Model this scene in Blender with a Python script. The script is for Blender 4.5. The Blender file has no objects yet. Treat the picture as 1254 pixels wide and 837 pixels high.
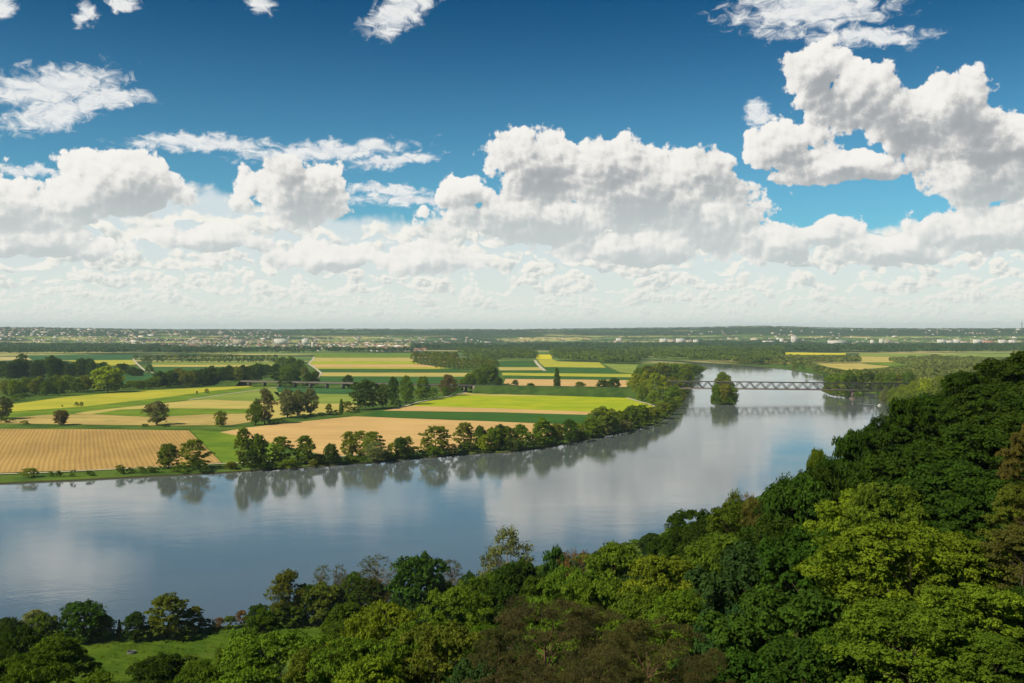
import bpy, math, random
import numpy as np

# ------------------------------------------------------------------ basics
W0, H0 = 1254.0, 837.0
F = 1204.0                      # focal length in photo pixels
CX, HY = 627.0, 406.0           # principal column, horizon row
CAMZ = 95.0
R = math.radians
col = bpy.context.scene.collection
scene = bpy.context.scene
rng = np.random.default_rng(7)
random.seed(7)

def at(px, py, z=0.0):
    """ground point seen at a photo pixel"""
    D = (CAMZ - z) * F / (py - HY)
    return ((px - CX) / F * D, D)

def at_d(px, D):
    return ((px - CX) / F * D, D)

def tag(o, label=None, cat=None, group=None, kind=None):
    if label: o['label'] = label
    if cat: o['category'] = cat
    if group: o['group'] = group
    if kind: o['kind'] = kind
    return o

def link(name, me, parent=None):
    o = bpy.data.objects.new(name, me)
    col.objects.link(o)
    if parent is not None: o.parent = parent
    return o

def empty(name, loc, rz=0.0):
    o = bpy.data.objects.new(name, None)
    o.empty_display_size = 1.0
    o.location = loc; o.rotation_euler = (0, 0, rz)
    col.objects.link(o)
    return o

def np_mesh(name, V, faces, mats=(), midx=None, smooth=False, attrs=None):
    """faces: (n,k) int array or list of such arrays"""
    if not isinstance(faces, list): faces = [faces]
    faces = [np.asarray(f, dtype=np.int32) for f in faces if len(f)]
    V = np.asarray(V, dtype=np.float32)
    me = bpy.data.meshes.new(name)
    me.vertices.add(len(V)); me.vertices.foreach_set('co', V.ravel())
    loops = np.concatenate([f.ravel() for f in faces])
    tot = np.concatenate([np.full(len(f), f.shape[1], dtype=np.int32) for f in faces])
    start = np.concatenate([[0], np.cumsum(tot)[:-1]]).astype(np.int32)
    me.loops.add(len(loops)); me.loops.foreach_set('vertex_index', loops)
    me.polygons.add(len(tot)); me.polygons.foreach_set('loop_start', start)
    me.polygons.foreach_set('loop_total', tot)
    for m in mats: me.materials.append(m)
    if midx is not None: me.polygons.foreach_set('material_index', np.asarray(midx, dtype=np.int32))
    if smooth: me.polygons.foreach_set('use_smooth', np.ones(len(tot), dtype=bool))
    me.update(calc_edges=True)
    for k, a in (attrs or {}).items():
        at_ = me.attributes.new(k, 'FLOAT', 'FACE'); at_.data.foreach_set('value', np.asarray(a, dtype=np.float32))
    me.validate()
    return me

class MB:
    """collects simple solids into one mesh"""
    def __init__(s): s.v = []; s.q = []; s.t = []; s.m = []; s.mt = []; s.n = 0
    def add(s, V, Q=None, T=None, m=0):
        V = np.asarray(V, float)
        if Q is not None and len(Q):
            s.q.append(np.asarray(Q) + s.n); s.m += [m] * len(Q)
        if T is not None and len(T):
            s.t.append(np.asarray(T) + s.n); s.mt += [m] * len(T)
        s.v.append(V); s.n += len(V)
    def box(s, c, d, rz=0.0, m=0):
        x, y, z = np.array(d) / 2
        V = np.array([[-x,-y,-z],[x,-y,-z],[x,y,-z],[-x,y,-z],[-x,-y,z],[x,-y,z],[x,y,z],[-x,y,z]])
        ca, sa = math.cos(rz), math.sin(rz)
        V = V @ np.array([[ca, sa, 0], [-sa, ca, 0], [0, 0, 1]]) + np.array(c)
        s.add(V, [[0,3,2,1],[4,5,6,7],[0,1,5,4],[1,2,6,5],[2,3,7,6],[3,0,4,7]], m=m)
    def bar(s, a, b, w, h=None, m=0):
        a = np.array(a, float); b = np.array(b, float); h = h or w
        d = (b - a) / np.linalg.norm(b - a)
        up = np.array([0, 0, 1.0]) if abs(d[2]) < .95 else np.array([0, 1.0, 0])
        u = np.cross(d, up); u /= np.linalg.norm(u); v = np.cross(u, d)
        V = []
        for p in (a, b):
            for i, j in ((-1,-1),(1,-1),(1,1),(-1,1)): V.append(p + u * i * w / 2 + v * j * h / 2)
        s.add(V, [[0,3,2,1],[4,5,6,7],[0,1,5,4],[1,2,6,5],[2,3,7,6],[3,0,4,7]], m=m)
    def tube(s, P, Rr, n=6, m=0):
        P = np.asarray(P, float); k = len(P); V = []
        for i in range(k):
            d = P[min(i+1, k-1)] - P[max(i-1, 0)]; d /= (np.linalg.norm(d) + 1e-9)
            up = np.array([1.0, 0, 0]) if abs(d[2]) > .8 else np.array([0, 0, 1.0])
            u = np.cross(d, up); u /= np.linalg.norm(u); v = np.cross(d, u)
            for j in range(n):
                a = 2 * math.pi * j / n
                V.append(P[i] + (u * math.cos(a) + v * math.sin(a)) * Rr[i])
        Q = [[i*n+j, i*n+(j+1)%n, (i+1)*n+(j+1)%n, (i+1)*n+j] for i in range(k-1) for j in range(n)]
        s.add(V, Q, m=m)
    def mesh(s, name, mats, smooth=False):
        fs = []; mi = []
        if s.q: fs.append(np.concatenate(s.q)); mi += s.m
        if s.t: fs.append(np.concatenate(s.t)); mi += s.mt
        return np_mesh(name, np.concatenate(s.v), fs, mats, mi, smooth)
    def build(s, name, mats, parent=None, smooth=False):
        if not isinstance(mats, (list, tuple)): mats = [mats]
        return link(name, s.mesh(name, mats, smooth), parent)

# ------------------------------------------------------------------ node expression helper
class X:
    """socket wrapper: arithmetic builds Math nodes"""
    nt = None
    def __init__(s, v): s.v = v
    @staticmethod
    def put(sock, v):
        if isinstance(v, X): v = v.v
        if isinstance(v, (int, float)):
            sock.default_value = v
        elif isinstance(v, (tuple, list)):
            sock.default_value = v
        else: X.nt.links.new(v, sock)
    @staticmethod
    def m(op, *a, clamp=False):
        n = X.nt.nodes.new('ShaderNodeMath'); n.operation = op; n.use_clamp = clamp
        for i, v in enumerate(a): X.put(n.inputs[i], v)
        return X(n.outputs[0])
    def __add__(s, o): return X.m('ADD', s, o)
    __radd__ = __add__
    def __sub__(s, o): return X.m('SUBTRACT', s, o)
    def __rsub__(s, o): return X.m('SUBTRACT', o, s)
    def __mul__(s, o): return X.m('MULTIPLY', s, o)
    __rmul__ = __mul__
    def __truediv__(s, o): return X.m('DIVIDE', s, o)
    def __rtruediv__(s, o): return X.m('DIVIDE', o, s)
def mx(a, b): return X.m('MAXIMUM', a, b)
def mn(a, b): return X.m('MINIMUM', a, b)
def sm(x, a, b, c=0.0, d=1.0):
    n = X.nt.nodes.new('ShaderNodeMapRange'); n.interpolation_type = 'SMOOTHSTEP'; n.clamp = True
    X.put(n.inputs[0], x); X.put(n.inputs[1], a); X.put(n.inputs[2], b); X.put(n.inputs[3], c); X.put(n.inputs[4], d)
    return X(n.outputs[0])
def comb(x, y, z=0.0):
    n = X.nt.nodes.new('ShaderNodeCombineXYZ'); X.put(n.inputs[0], x); X.put(n.inputs[1], y); X.put(n.inputs[2], z)
    return X(n.outputs[0])
def sep(v):
    n = X.nt.nodes.new('ShaderNodeSeparateXYZ'); X.put(n.inputs[0], v)
    return X(n.outputs[0]), X(n.outputs[1]), X(n.outputs[2])
def vm(op, a, b=None, c=None):
    n = X.nt.nodes.new('ShaderNodeVectorMath'); n.operation = op; X.put(n.inputs[0], a)
    if b is not None: X.put(n.inputs[1], b)
    if c is not None: X.put(n.inputs[2], c)
    return X(n.outputs['Value'] if op in ('LENGTH', 'DOT_PRODUCT', 'DISTANCE') else n.outputs[0])
def noise(vec, scale=1.0, detail=4.0, rough=0.5, dist=0.0, dim='3D', lac=2.0):
    n = X.nt.nodes.new('ShaderNodeTexNoise'); n.noise_dimensions = dim
    X.put(n.inputs['Vector'], vec); X.put(n.inputs['Scale'], scale); X.put(n.inputs['Detail'], detail)
    X.put(n.inputs['Roughness'], rough); X.put(n.inputs['Distortion'], dist); X.put(n.inputs['Lacunarity'], lac)
    return X(n.outputs[0])
def voro(vec, scale=1.0, detail=0.0, rough=0.5, feature='F1', dim='3D', out='Distance', rnd=1.0, smooth=0.3):
    n = X.nt.nodes.new('ShaderNodeTexVoronoi'); n.voronoi_dimensions = dim; n.feature = feature
    X.put(n.inputs['Vector'], vec); X.put(n.inputs['Scale'], scale)
    X.put(n.inputs['Detail'], detail); X.put(n.inputs['Roughness'], rough)
    if feature == 'SMOOTH_F1': X.put(n.inputs['Smoothness'], smooth)
    X.put(n.inputs['Randomness'], rnd)
    return X(n.outputs[out])
def mixc(f, a, b, blend='MIX'):
    n = X.nt.nodes.new('ShaderNodeMix'); n.data_type = 'RGBA'; n.blend_type = blend; n.clamp_factor = True
    X.put(n.inputs[0], f)
    for s_, v in ((n.inputs[6], a), (n.inputs[7], b)):
        if isinstance(v, (tuple, list)) and len(v) == 3: v = (*v, 1.0)
        X.put(s_, v)
    return X(n.outputs[2])
def ramp(f, stops):
    n = X.nt.nodes.new('ShaderNodeValToRGB'); cr = n.color_ramp
    while len(cr.elements) < len(stops): cr.elements.new(0.5)
    for e, (p, c) in zip(cr.elements, stops): e.position = p; e.color = (*c, 1.0) if len(c) == 3 else c
    X.put(n.inputs[0], f)
    return X(n.outputs[0])
# ------------------------------------------------------------------ camera, sun, sky
cam = bpy.data.cameras.new('camera'); camo = link('camera', cam); scene.camera = camo
cam.sensor_fit = 'HORIZONTAL'; cam.sensor_width = 36.0; cam.lens = 36.0 * F / W0
cam.shift_y = -(H0 / 2 - HY) / W0
cam.clip_start = 0.5; cam.clip_end = 90000.0
camo.location = (0, 0, CAMZ); camo.rotation_euler = (R(90), 0, 0)

SUN_AZ, SUN_EL = R(-125.0), R(44.0)       # azimuth from the view axis, negative = to the left
sun = bpy.data.lights.new('sun', 'SUN'); suno = link('sun', sun)
sun.energy = 5.0; sun.angle = R(0.5); sun.color = (1.0, 0.89, 0.66)
suno.rotation_euler = (R(90) - SUN_EL, 0, math.pi - SUN_AZ)
scene.view_settings.view_transform = 'Standard'; scene.view_settings.look = 'None'
scene.view_settings.exposure = 0.18; scene.view_settings.gamma = 1.0

def sky_pt(px, py):
    """photo pixel -> azimuth, elevation in degrees"""
    x, y = (px - CX) / F, (HY - py) / F
    return math.degrees(math.atan(x)), math.degrees(math.atan(y / math.hypot(1, x)))

def group(name, ins, outs):
    g = bpy.data.node_groups.new(name, 'ShaderNodeTree')
    for n_, t in ins: g.interface.new_socket(n_, in_out='INPUT', socket_type=t)
    for n_, t in outs: g.interface.new_socket(n_, in_out='OUTPUT', socket_type=t)
    gi = g.nodes.new('NodeGroupInput'); go = g.nodes.new('NodeGroupOutput')
    return g, gi, go

# big cumulus: (px, py, rx, ry_up, ry_down) in photo pixels
BIG = [
 (1000, 92, 34, 36, 40), (1052, 124, 54, 40, 34), (1165, 140, 48, 44, 44), (1110, 154, 76, 38, 34), (1235, 180, 76, 26, 26), (1185, 182, 56, 36, 34),
 (962, 188, 50, 34, 26), (1035, 208, 80, 20, 16), (1225, 216, 80, 30, 28),
 (650, 205, 50, 44, 50), (745, 212, 70, 38, 50), (850, 216, 46, 32, 40), (570, 236, 46, 18, 24), (780, 240, 120, 36, 40),
 (650, 268, 110, 30, 30), (880, 266, 60, 24, 40), (945, 300, 56, 26, 24),
 (148, 236, 60, 48, 30), (92, 252, 44, 30, 22), (360, 242, 58, 48, 38), (0, 262, 60, 40, 26), (250, 292, 60, 18, 14), (60, 300, 70, 16, 14),
 (1200, 286, 76, 30, 24), (1085, 308, 66, 24, 18), (1010, 285, 44, 18, 16), (1280, 268, 50, 30, 34), (520, 322, 60, 24, 18), (770, 308, 90, 28, 22), (400, 318, 60, 18, 14),
]
# flatter, wispy clouds: (px, py, rx, ry, tilt)
WISP = [(60, 108, 100, 30, -0.22), (130, 120, 60, 16, -0.1), (70, 138, 80, 20, -0.35), (250, 176, 110, 13, -0.04), (400, 186, 130, 15, -0.12), (480, 198, 70, 10, -0.15), (930, 142, 26, 18, 0.6),
 (995, 10, 120, 36, 0.0), (1060, 45, 85, 15, 0.1), (105, 20, 18, 16, -0.8), (490, 14, 60, 26, -0.5), (320, 3, 24, 14, 0.0), (-5, 6, 30, 18, 0), (30, 208, 90, 7, 0), (470, 232, 70, 9, 0.0), (520, 245, 110, 12, 0.0), (150, 3, 22, 10, 0)]

def build_world():
    w = bpy.data.worlds.new('World'); scene.world = w; w.use_nodes = True
    nt = w.node_tree; nt.nodes.clear()
    def puffs(v, sc):
        """billows: rounded tops, sharp creases"""
        o = None
        for q, wgt, ox in ((1.0, 1.0, 0.0), (2.3, 0.5, 3.7), (5.1, 0.27, 8.1)):
            d = voro(vm('ADD', v, (ox, ox * 1.7, 0.0)), sc * q, 0, 0.5, 'F1', '2D')
            t = (0.24 - d * d) * wgt
            o = t if o is None else o + t
        return o
    # ---- group: density of the big clouds
    g, gi, go = group('big_clouds', [('P', 'NodeSocketVector'), ('Pm', 'NodeSocketVector')], [('D', 'NodeSocketFloat')])
    X.nt = g
    P = X(gi.outputs[0]); Pm = X(gi.outputs[1])
    M = None
    px_, py_, _ = sep(Pm)
    for (a, b, rx, ru, rd) in BIG:
        ax, ay = sky_pt(a, b); k = math.degrees(1 / F)
        dx = (px_ - ax) * (1.0 / (rx * k * 1.15))
        dy = (py_ - ay)
        dyn = mx(dy * (1.0 / (ru * k * 1.1)), dy * (-1.0 / (rd * k)))
        e = 1.0 - vm('LENGTH', comb(dx, dyn, 0.0))
        M = e if M is None else X.m('SMOOTH_MAX', M, e, 0.08)
    M = mx(M, -1.5)
    D = M * 1.5 + 0.04 + puffs(P, 0.48) * 0.85 + (noise(P, 0.80, 8, 0.63, dim='2D') - 0.5) * 1.35
    X.put(go.inputs[0], D)
    # ---- group: density of the rows of cumulus that recede to the horizon
    h, hi, ho = group('cloud_rows', [('P', 'NodeSocketVector'), ('T', 'NodeSocketFloat')], [('D', 'NodeSocketFloat')])
    X.nt = h
    P = X(hi.outputs[0]); T = X(hi.outputs[1])
    big = noise(vm('MULTIPLY', P, (0.32, 0.0, 1.0)), 1.0, 1, 0.5, dim='2D')
    D = (big - 0.40) * 3.0 + 0.5 - T * 1.25 + puffs(P, 0.9) * 1.4 + (noise(P, 1.5, 5, 0.6, dim='2D') - 0.5) * 1.1
    X.put(ho.inputs[0], D)
    # ---- main
    X.nt = nt
    tc = nt.nodes.new('ShaderNodeTexCoord')
    dirv = vm('NORMALIZE', X(tc.outputs['Generated']))
    dx, dy, dz = sep(dirv)
    az = X.m('ARCTAN2', dx, dy) * 57.2958
    el = X.m('ARCSINE', dz) * 57.2958
    ela = mx(el, 0.0)
    def grp(gr, *a):
        n = nt.nodes.new('ShaderNodeGroup'); n.node_tree = gr
        for i, v in enumerate(a): X.put(n.inputs[i], v)
        return X(n.outputs[0])
    P = comb(az, el, 0.0)
    L = (-0.62, 0.74)
    def shifted(s): return comb(az + L[0] * s, el + L[1] * s, 0.0)
    wobn = noise(P, 0.35, 2, 0.5, dim='2D')
    wobc = X(wobn.v.node.outputs['Color'])
    wob = vm('MULTIPLY', vm('SUBTRACT', wobc, (0.5, 0.5, 0.5)), (1.1, 1.1, 0.0))
    d0 = grp(g, P, vm('ADD', P, wob))
    P1 = shifted(0.35); d1 = grp(g, P1, vm('ADD', P1, wob))
    P2 = shifted(1.5); d2 = grp(g, P2, vm('ADD', P2, wob))
    a_big = sm(d0, 0.0, 0.20)
    px3, py3, pz3 = sep(wobc)
    relief = d0 - d1
    lit_big = 1.0 / (1.0 + X.m('EXPONENT', (mx(d1, 0.0) * 0.5 + mx(d2, 0.0) * 0.9 - relief * 1.9 - 0.80 + (py3 - 0.5) * 2.6) * 2.2))
    # rows
    wv = X.m('LOGARITHM', (ela + 0.55) * (1.0 + (wobn - 0.5) * 0.75), 1.42)
    kk = X.m('FLOOR', wv); tt = wv - kk
    sc = X.m('POWER', 1.42, kk)
    inv = 1.0 / sc
    off = kk * 13.7
    def rowP(s):
        return comb((az + off) * inv * 2.6 + L[0] * s, el * inv * 3.6 + L[1] * s + off, 0.0)
    r0 = grp(h, rowP(0.0), tt)
    r1 = grp(h, rowP(0.22), tt + 0.12)
    a_row = sm(r0, -0.10, 0.35)
    lit_row = 1.0 / (1.0 + X.m('EXPONENT', (mx(r1, 0.0) * 0.8 - (r0 - r1) * 1.6 - 0.5) * 3.2))
    # coverage of the rows falls off with height
    cov = noise(comb(az, el * 0.8, 3.0), 0.13, 5, 0.6, dim='2D')
    row_mask = sm(el + (cov - 0.5) * 5.0 + sm(az, 9.0, 16.0) * 1.6, 7.2, 6.4)
    # wisps
    wz = noise(comb(az + 40.0, el, 5.0), 0.8, 4, 0.6, dim='2D')
    wx = (wz - 0.5) * 1.1
    Wm = None
    k = math.degrees(1 / F)
    for (a, b, rx, ry, ti) in WISP:
        ax, ay = sky_pt(a, b)
        ux = az - ax; uy = el - ay
        c_, s_ = math.cos(-ti), math.sin(-ti)
        e = 1.0 - vm('LENGTH', comb((ux * c_ - uy * -s_ ) * (1 / (rx * k)), (ux * -s_ + uy * c_ + wx) * (1 / (ry * k)), 0.0))
        Wm = e if Wm is None else mx(Wm, e)
    wf = noise(comb(az * 0.8, el * 1.5, 9.0), 1.3, 8, 0.62, 0.5, dim='2D')
    wf2 = noise(comb(az * 0.8 - 0.12, el * 1.5 + 0.4, 9.0), 1.3, 4, 0.6, 0.5, dim='2D')
    wd = Wm * 1.15 - 0.05 + (wf - 0.5) * 1.7
    a_w = sm(wd, 0.0, 0.75)
    # ---- clear sky: the Nishita model, deepened the way the polarised photograph shows it
    sky = nt.nodes.new('ShaderNodeTexSky'); sky.sky_type = 'NISHITA'; sky.sun_disc = False
    sky.sun_elevation = SUN_EL; sky.sun_rotation = SUN_AZ
    sky.altitude = 400; sky.air_density = 1.0; sky.dust_density = 0.4; sky.ozone_density = 2.5
    STR = 0.10
    base = vm('MULTIPLY', X(sky.outputs[0]), (STR, STR, STR))
    deep = vm('MULTIPLY', base, (0.004, 0.300, 0.47))
    clear = mixc(sm(el, 6.0, 21.0), vm('MULTIPLY', base, (0.42, 0.88, 0.95)), deep)
    warm = (0.92, 0.90, 0.83, 1); cool = (0.40, 0.435, 0.45, 1)
    cbig = mixc(lit_big, mixc(sm(el, 5.0, 9.5), (0.55, 0.60, 0.60, 1), (0.36, 0.38, 0.40, 1)), (0.93, 0.905, 0.86, 1))
    crow = mixc(lit_row, (0.54, 0.60, 0.60, 1), (0.92, 0.90, 0.83, 1))
    cback = mixc(sm(el, 1.0, 9.0), (0.80, 0.83, 0.78, 1), (0.72, 0.78, 0.80, 1))
    cw = mixc(sm(wf - wf2 * 0.6, 0.0, 0.35), (0.70, 0.73, 0.76, 1), (0.88, 0.88, 0.86, 1))
    out = mixc(a_w * 0.92, clear, cw)
    # pale distance behind the rows
    out = mixc(row_mask * 0.85, out, cback)
    out = mixc(row_mask * a_row, out, crow)
    out = mixc(a_big, out, cbig)
    # air near the horizon
    out = mixc(sm(el, 4.0, 0.0) * 0.7, out, (0.84, 0.86, 0.80, 1))
    bg = nt.nodes.new('ShaderNodeBackground'); X.put(bg.inputs[0], out); bg.inputs[1].default_value = 0.90
    wo = nt.nodes.new('ShaderNodeOutputWorld'); nt.links.new(bg.outputs[0], wo.inputs[0])
    w.cycles.sampling_method = 'MANUAL'; w.cycles.sample_map_resolution = 512
build_world()
# ------------------------------------------------------------------ materials
def mat(name, build):
    m = bpy.data.materials.new(name); m.use_nodes = True
    nt = m.node_tree; nt.nodes.clear(); X.nt = nt
    out = nt.nodes.new('ShaderNodeOutputMaterial')
    sh = build(nt)
    nt.links.new(sh, out.inputs[0])
    return m
def principled(nt, colr, rough=0.85, spec=0.2, normal=None, metal=0.0):
    p = nt.nodes.new('ShaderNodeBsdfPrincipled')
    if isinstance(colr, tuple) and len(colr) == 3: colr = (*colr, 1.0)
    X.put(p.inputs['Base Color'], colr); X.put(p.inputs['Roughness'], rough); X.put(p.inputs['Metallic'], metal)
    p.inputs['Specular IOR Level'].default_value = spec
    if normal is not None: X.put(p.inputs['Normal'], normal)
    return p
def geo(nt, out='Position'):
    for n in nt.nodes:
        if n.type == 'NEW_GEOMETRY': return X(n.outputs[out])
    return X(nt.nodes.new('ShaderNodeNewGeometry').outputs[out])
def rnd(nt): return X(nt.nodes.new('ShaderNodeObjectInfo').outputs['Random'])
def attr(nt, name):
    n = nt.nodes.new('ShaderNodeAttribute'); n.attribute_name = name
    return X(n.outputs['Fac'])
def vary(colr, f, lo, hi):
    return vm('SCALE_', colr, f) if False else mixc(f, tuple(c * lo for c in colr[:3]), tuple(c * hi for c in colr[:3]))

def plain(name, colr, rough=0.8, var=0.15, scale=0.5, metal=0.0):
    def b(nt):
        p = geo(nt)
        return principled(nt, vary(colr, noise(p, scale, 4), 1 - var, 1 + var), rough, 0.3, metal=metal).outputs[0]
    return mat(name, b)

def field_mat(name, c1, c2, ang=0.0, stripe=0.0, amp=0.0, broad=0.012, patch=None, seams=0.0, furrow=False):
    """c1/c2: broad blotches, stripe: row spacing in metres along direction ang"""
    def b(nt):
        p = geo(nt)
        x, y, z = sep(p)
        across = x * math.cos(ang) + y * math.sin(ang)
        along = y * math.cos(ang) - x * math.sin(ang)
        bl = noise(p, broad, 4, 0.6)
        f = sm(bl, 0.35, 0.65)
        c = mixc(f, c1, c2)
        if stripe:
            st = noise(comb(across / stripe, along / (stripe * 30), 0.0), 1.0, 3, 0.7)
            if furrow:
                wv = X.m('SINE', (across + (noise(p, 0.01, 2) - 0.5) * 3.0) * (6.2832 / stripe)) * 0.5 + 0.5
                st = wv * 0.30 + st * 0.55 + 0.06
            c = mixc(sm(st, 0.35, 0.62), vm('MULTIPLY', c, (1 - amp,) * 3), c)
        # streaks left by the machines
        st2 = noise(comb(along * 0.012, across * 0.09, 3.0), 1.0, 4, 0.6)
        c = vm('MULTIPLY', c, mixc(st2, (0.80, 0.82, 0.85), (1.18, 1.15, 1.1)))
        if seams:
            tr = X.m('PINGPONG', across, seams)
            c = mixc(sm(tr, 0.9, 0.3) * 0.28, c, (0.16, 0.15, 0.06))
        if patch:
            c = mixc(sm(noise(p, 0.03, 3, 0.6), 0.55, 0.68), c, patch)
        fine = noise(p, 0.6, 3, 0.7)
        c = vm('MULTIPLY', c, mixc(fine, (0.82,) * 3, (1.18,) * 3))
        return principled(nt, c, 0.95, 0.05).outputs[0]
    return mat(name, b)

ROWDIR = math.atan((100 - CX) / F) * -1.0   # ploughed rows vanish left of the centre
M = {}
M['plough'] = field_mat('ploughed_soil', (0.42, 0.275, 0.095), (0.50, 0.33, 0.115), 0.4125, 3.4, 0.24, furrow=True)
M['tan'] = field_mat('bare_tan_soil', (0.56, 0.37, 0.155), (0.64, 0.43, 0.18), 1.45, 9.0, 0.10, seams=12.0)
M['stubble'] = field_mat('stubble', (0.44, 0.33, 0.12), (0.52, 0.40, 0.14), 1.45, 12.0, 0.18, patch=(0.30, 0.28, 0.07))
M['yellowtan'] = field_mat('ripening_crop', (0.46, 0.40, 0.10), (0.54, 0.44, 0.14), 1.5, 10.0, 0.15, seams=12.0)
M['yellow'] = field_mat('yellow_green_crop', (0.38, 0.40, 0.04), (0.50, 0.46, 0.05), 1.3, 8.0, 0.12, seams=12.0)
M['bright'] = field_mat('bright_green_crop', (0.30, 0.40, 0.014), (0.42, 0.46, 0.020), 1.6, 9.0, 0.14, broad=0.02, seams=12.0)
M['dark'] = field_mat('dark_green_crop', (0.035, 0.11, 0.018), (0.05, 0.135, 0.022), 1.6, 5.0, 0.12, seams=12.0)
M['teal'] = field_mat('blue_green_crop', (0.035, 0.11, 0.035), (0.05, 0.14, 0.04), 1.6, 5.0, 0.12)
M['light'] = field_mat('light_green_crop', (0.19, 0.27, 0.045), (0.27, 0.33, 0.06), 1.4, 7.0, 0.12, seams=12.0)
M['grass'] = field_mat('meadow_green', (0.11, 0.20, 0.018), (0.19, 0.28, 0.02), 1.4, 6.0, 0.15, broad=0.03)
M['rape'] = field_mat('rapeseed', (0.62, 0.55, 0.02), (0.68, 0.60, 0.03), 1.5, 9.0, 0.08)
M['meadow'] = field_mat('shore_meadow', (0.050, 0.105, 0.008), (0.090, 0.150, 0.012), 1.2, 1.6, 0.25, broad=0.07, patch=(0.085, 0.12, 0.02))  # greens kept dark, cloud shade on the foreground is part of the colour
M['path'] = plain('gravel_path', (0.50, 0.45, 0.34), 0.95, 0.12, 0.3)

def ground_b(nt):
    p = geo(nt); x, y, z = sep(p)
    n1 = noise(p, 0.02, 5, 0.6); n2 = noise(p, 0.35, 5, 0.65)
    near = mixc(sm(n1, 0.35, 0.65), (0.045, 0.095, 0.014), (0.105, 0.170, 0.024))
    near = vm('MULTIPLY', near, mixc(n2, (0.6,) * 3, (1.35,) * 3))
    # far country: a patchwork of crops and woods
    q = comb(x * 0.0016, y * 0.0034, 0.0)
    cell = voro(vm('ADD', q, vm('SCALE3', X(noise(p, 0.001, 2).v.node.outputs['Color']), 0)) if False else q, 1.0, 0, 0.5, 'F1', '2D', out='Color')
    r_, g_, b_ = sep(cell)
    patchw = ramp(r_, [(0.0, (0.06, 0.12, 0.03)), (0.25, (0.10, 0.18, 0.04)), (0.45, (0.18, 0.26, 0.06)), (0.62, (0.30, 0.34, 0.09)), (0.78, (0.42, 0.38, 0.14)), (0.93, (0.50, 0.42, 0.18))])
    wood = noise(comb(x * 0.0011, y * 0.0022, 1.0), 1.0, 5, 0.6)
    patchw = mixc(sm(wood, 0.50, 0.55), patchw, (0.035, 0.065, 0.020))
    patchw = vm('MULTIPLY', patchw, mixc(noise(p, 0.01, 4, 0.7), (0.7,) * 3, (1.3,) * 3))
    far = sm(X.m('SQRT', x * x + y * y), 2600.0, 3600.0)
    c = mixc(far, near, patchw)
    hillw = noise(comb(x * 0.0009, y * 0.0016, 4.0), 1.0, 5, 0.6)
    c = mixc(sm(z, 45.0, 62.0) * sm(hillw, 0.36, 0.46) * sm(y, 6000.0, 7000.0), c, (0.032, 0.058, 0.020))
    # wet earth along the waterline
    c = mixc(sm(z, -0.2, -0.8), c, (0.05, 0.045, 0.025))
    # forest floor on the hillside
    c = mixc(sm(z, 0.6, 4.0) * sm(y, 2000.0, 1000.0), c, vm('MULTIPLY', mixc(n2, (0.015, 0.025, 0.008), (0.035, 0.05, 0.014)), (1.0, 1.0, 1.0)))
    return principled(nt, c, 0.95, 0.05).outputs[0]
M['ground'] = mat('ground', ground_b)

def water_b(nt):
    p = geo(nt); x, y, z = sep(p)
    # wind ripples, calmer streaks where the current slides
    calm = noise(comb(x * 0.010, y * 0.016, 0.0), 1.0, 4, 0.6, 0.6)
    eddy = noise(comb(x * 0.02, y * 0.035, 7.0), 1.0, 5, 0.65, 1.6)
    rip = noise(vm('MULTIPLY', p, (1.0, 1.0, 1.0)), 0.55, 4, 0.6)
    swell = noise(comb(x * 0.07, y * 0.07, 2.0), 1.0, 3, 0.55, 0.4)
    hgt = rip * 0.42 + swell * 0.35 + eddy * 0.9
    bmp = nt.nodes.new('ShaderNodeBump'); bmp.inputs['Strength'].default_value = 0.04; bmp.inputs['Distance'].default_value = 1.0
    X.put(bmp.inputs['Height'], hgt)
    pr = principled(nt, mixc(calm, (0.090, 0.120, 0.140), (0.130, 0.150, 0.150)), 0.12, 0.5, normal=X(bmp.outputs[0]))
    X.put(pr.inputs['Roughness'], sm(calm, 0.35, 0.65) * 0.045 + 0.048)
    pr.inputs['IOR'].default_value = 3.2
    return pr.outputs[0]
M['water'] = mat('river_water', water_b)

# ------------------------------------------------------------------ river outline (photo pixels on the water plane)
LEFT_BANK = [(-700, 640), (-400, 618), (-150, 600), (0, 590), (100, 585.5), (200, 580.5), (270, 577), (340, 572), (400, 568.5), (460, 564), (520, 558.5), (560, 555),
             (620, 552), (660, 547), (700, 540), (735, 533), (770, 526), (800, 518), (819, 508), (832, 495), (838, 482), (842, 470), (850, 461), (861, 454), (866, 450.5), (858, 447.5), (846, 445.5), (836, 444), (780, 441), (740, 440)]
FAR_BANK = [(740, 438), (790, 439.5), (840, 442), (870, 444.5), (900, 446.5), (928, 448.5), (955, 451), (975, 454), (1000, 458), (1014, 462), (1012, 470), (1008, 478), (1020, 483), (1045, 486), (1056, 485), (1056, 482), (1062, 480), (1076, 482.5), (1080, 488),
            (1096, 493), (1112, 499)]
RIGHT_BANK = [(1112, 502), (1106, 520), (1050, 555), (950, 600), (850, 640), (750, 675), (650, 700), (560, 725), (450, 746), (382, 756), (300, 764), (214, 771), (134, 775), (0, 767), (-150, 770), (-500, 790), (-900, 800)]
WZ = -1.2
poly_river = np.array([at(x, y) for x, y in LEFT_BANK + FAR_BANK + RIGHT_BANK])
right_bank = np.array([at(x, y) for x, y in RIGHT_BANK])[::-1]     # left to right
ISLAND = np.array([at(870, 494), at(903, 494), at(903, 488), at(899, 474), at(893, 464), at(888, 461), at(881, 462), at(876, 472), at(872, 484)])

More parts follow.
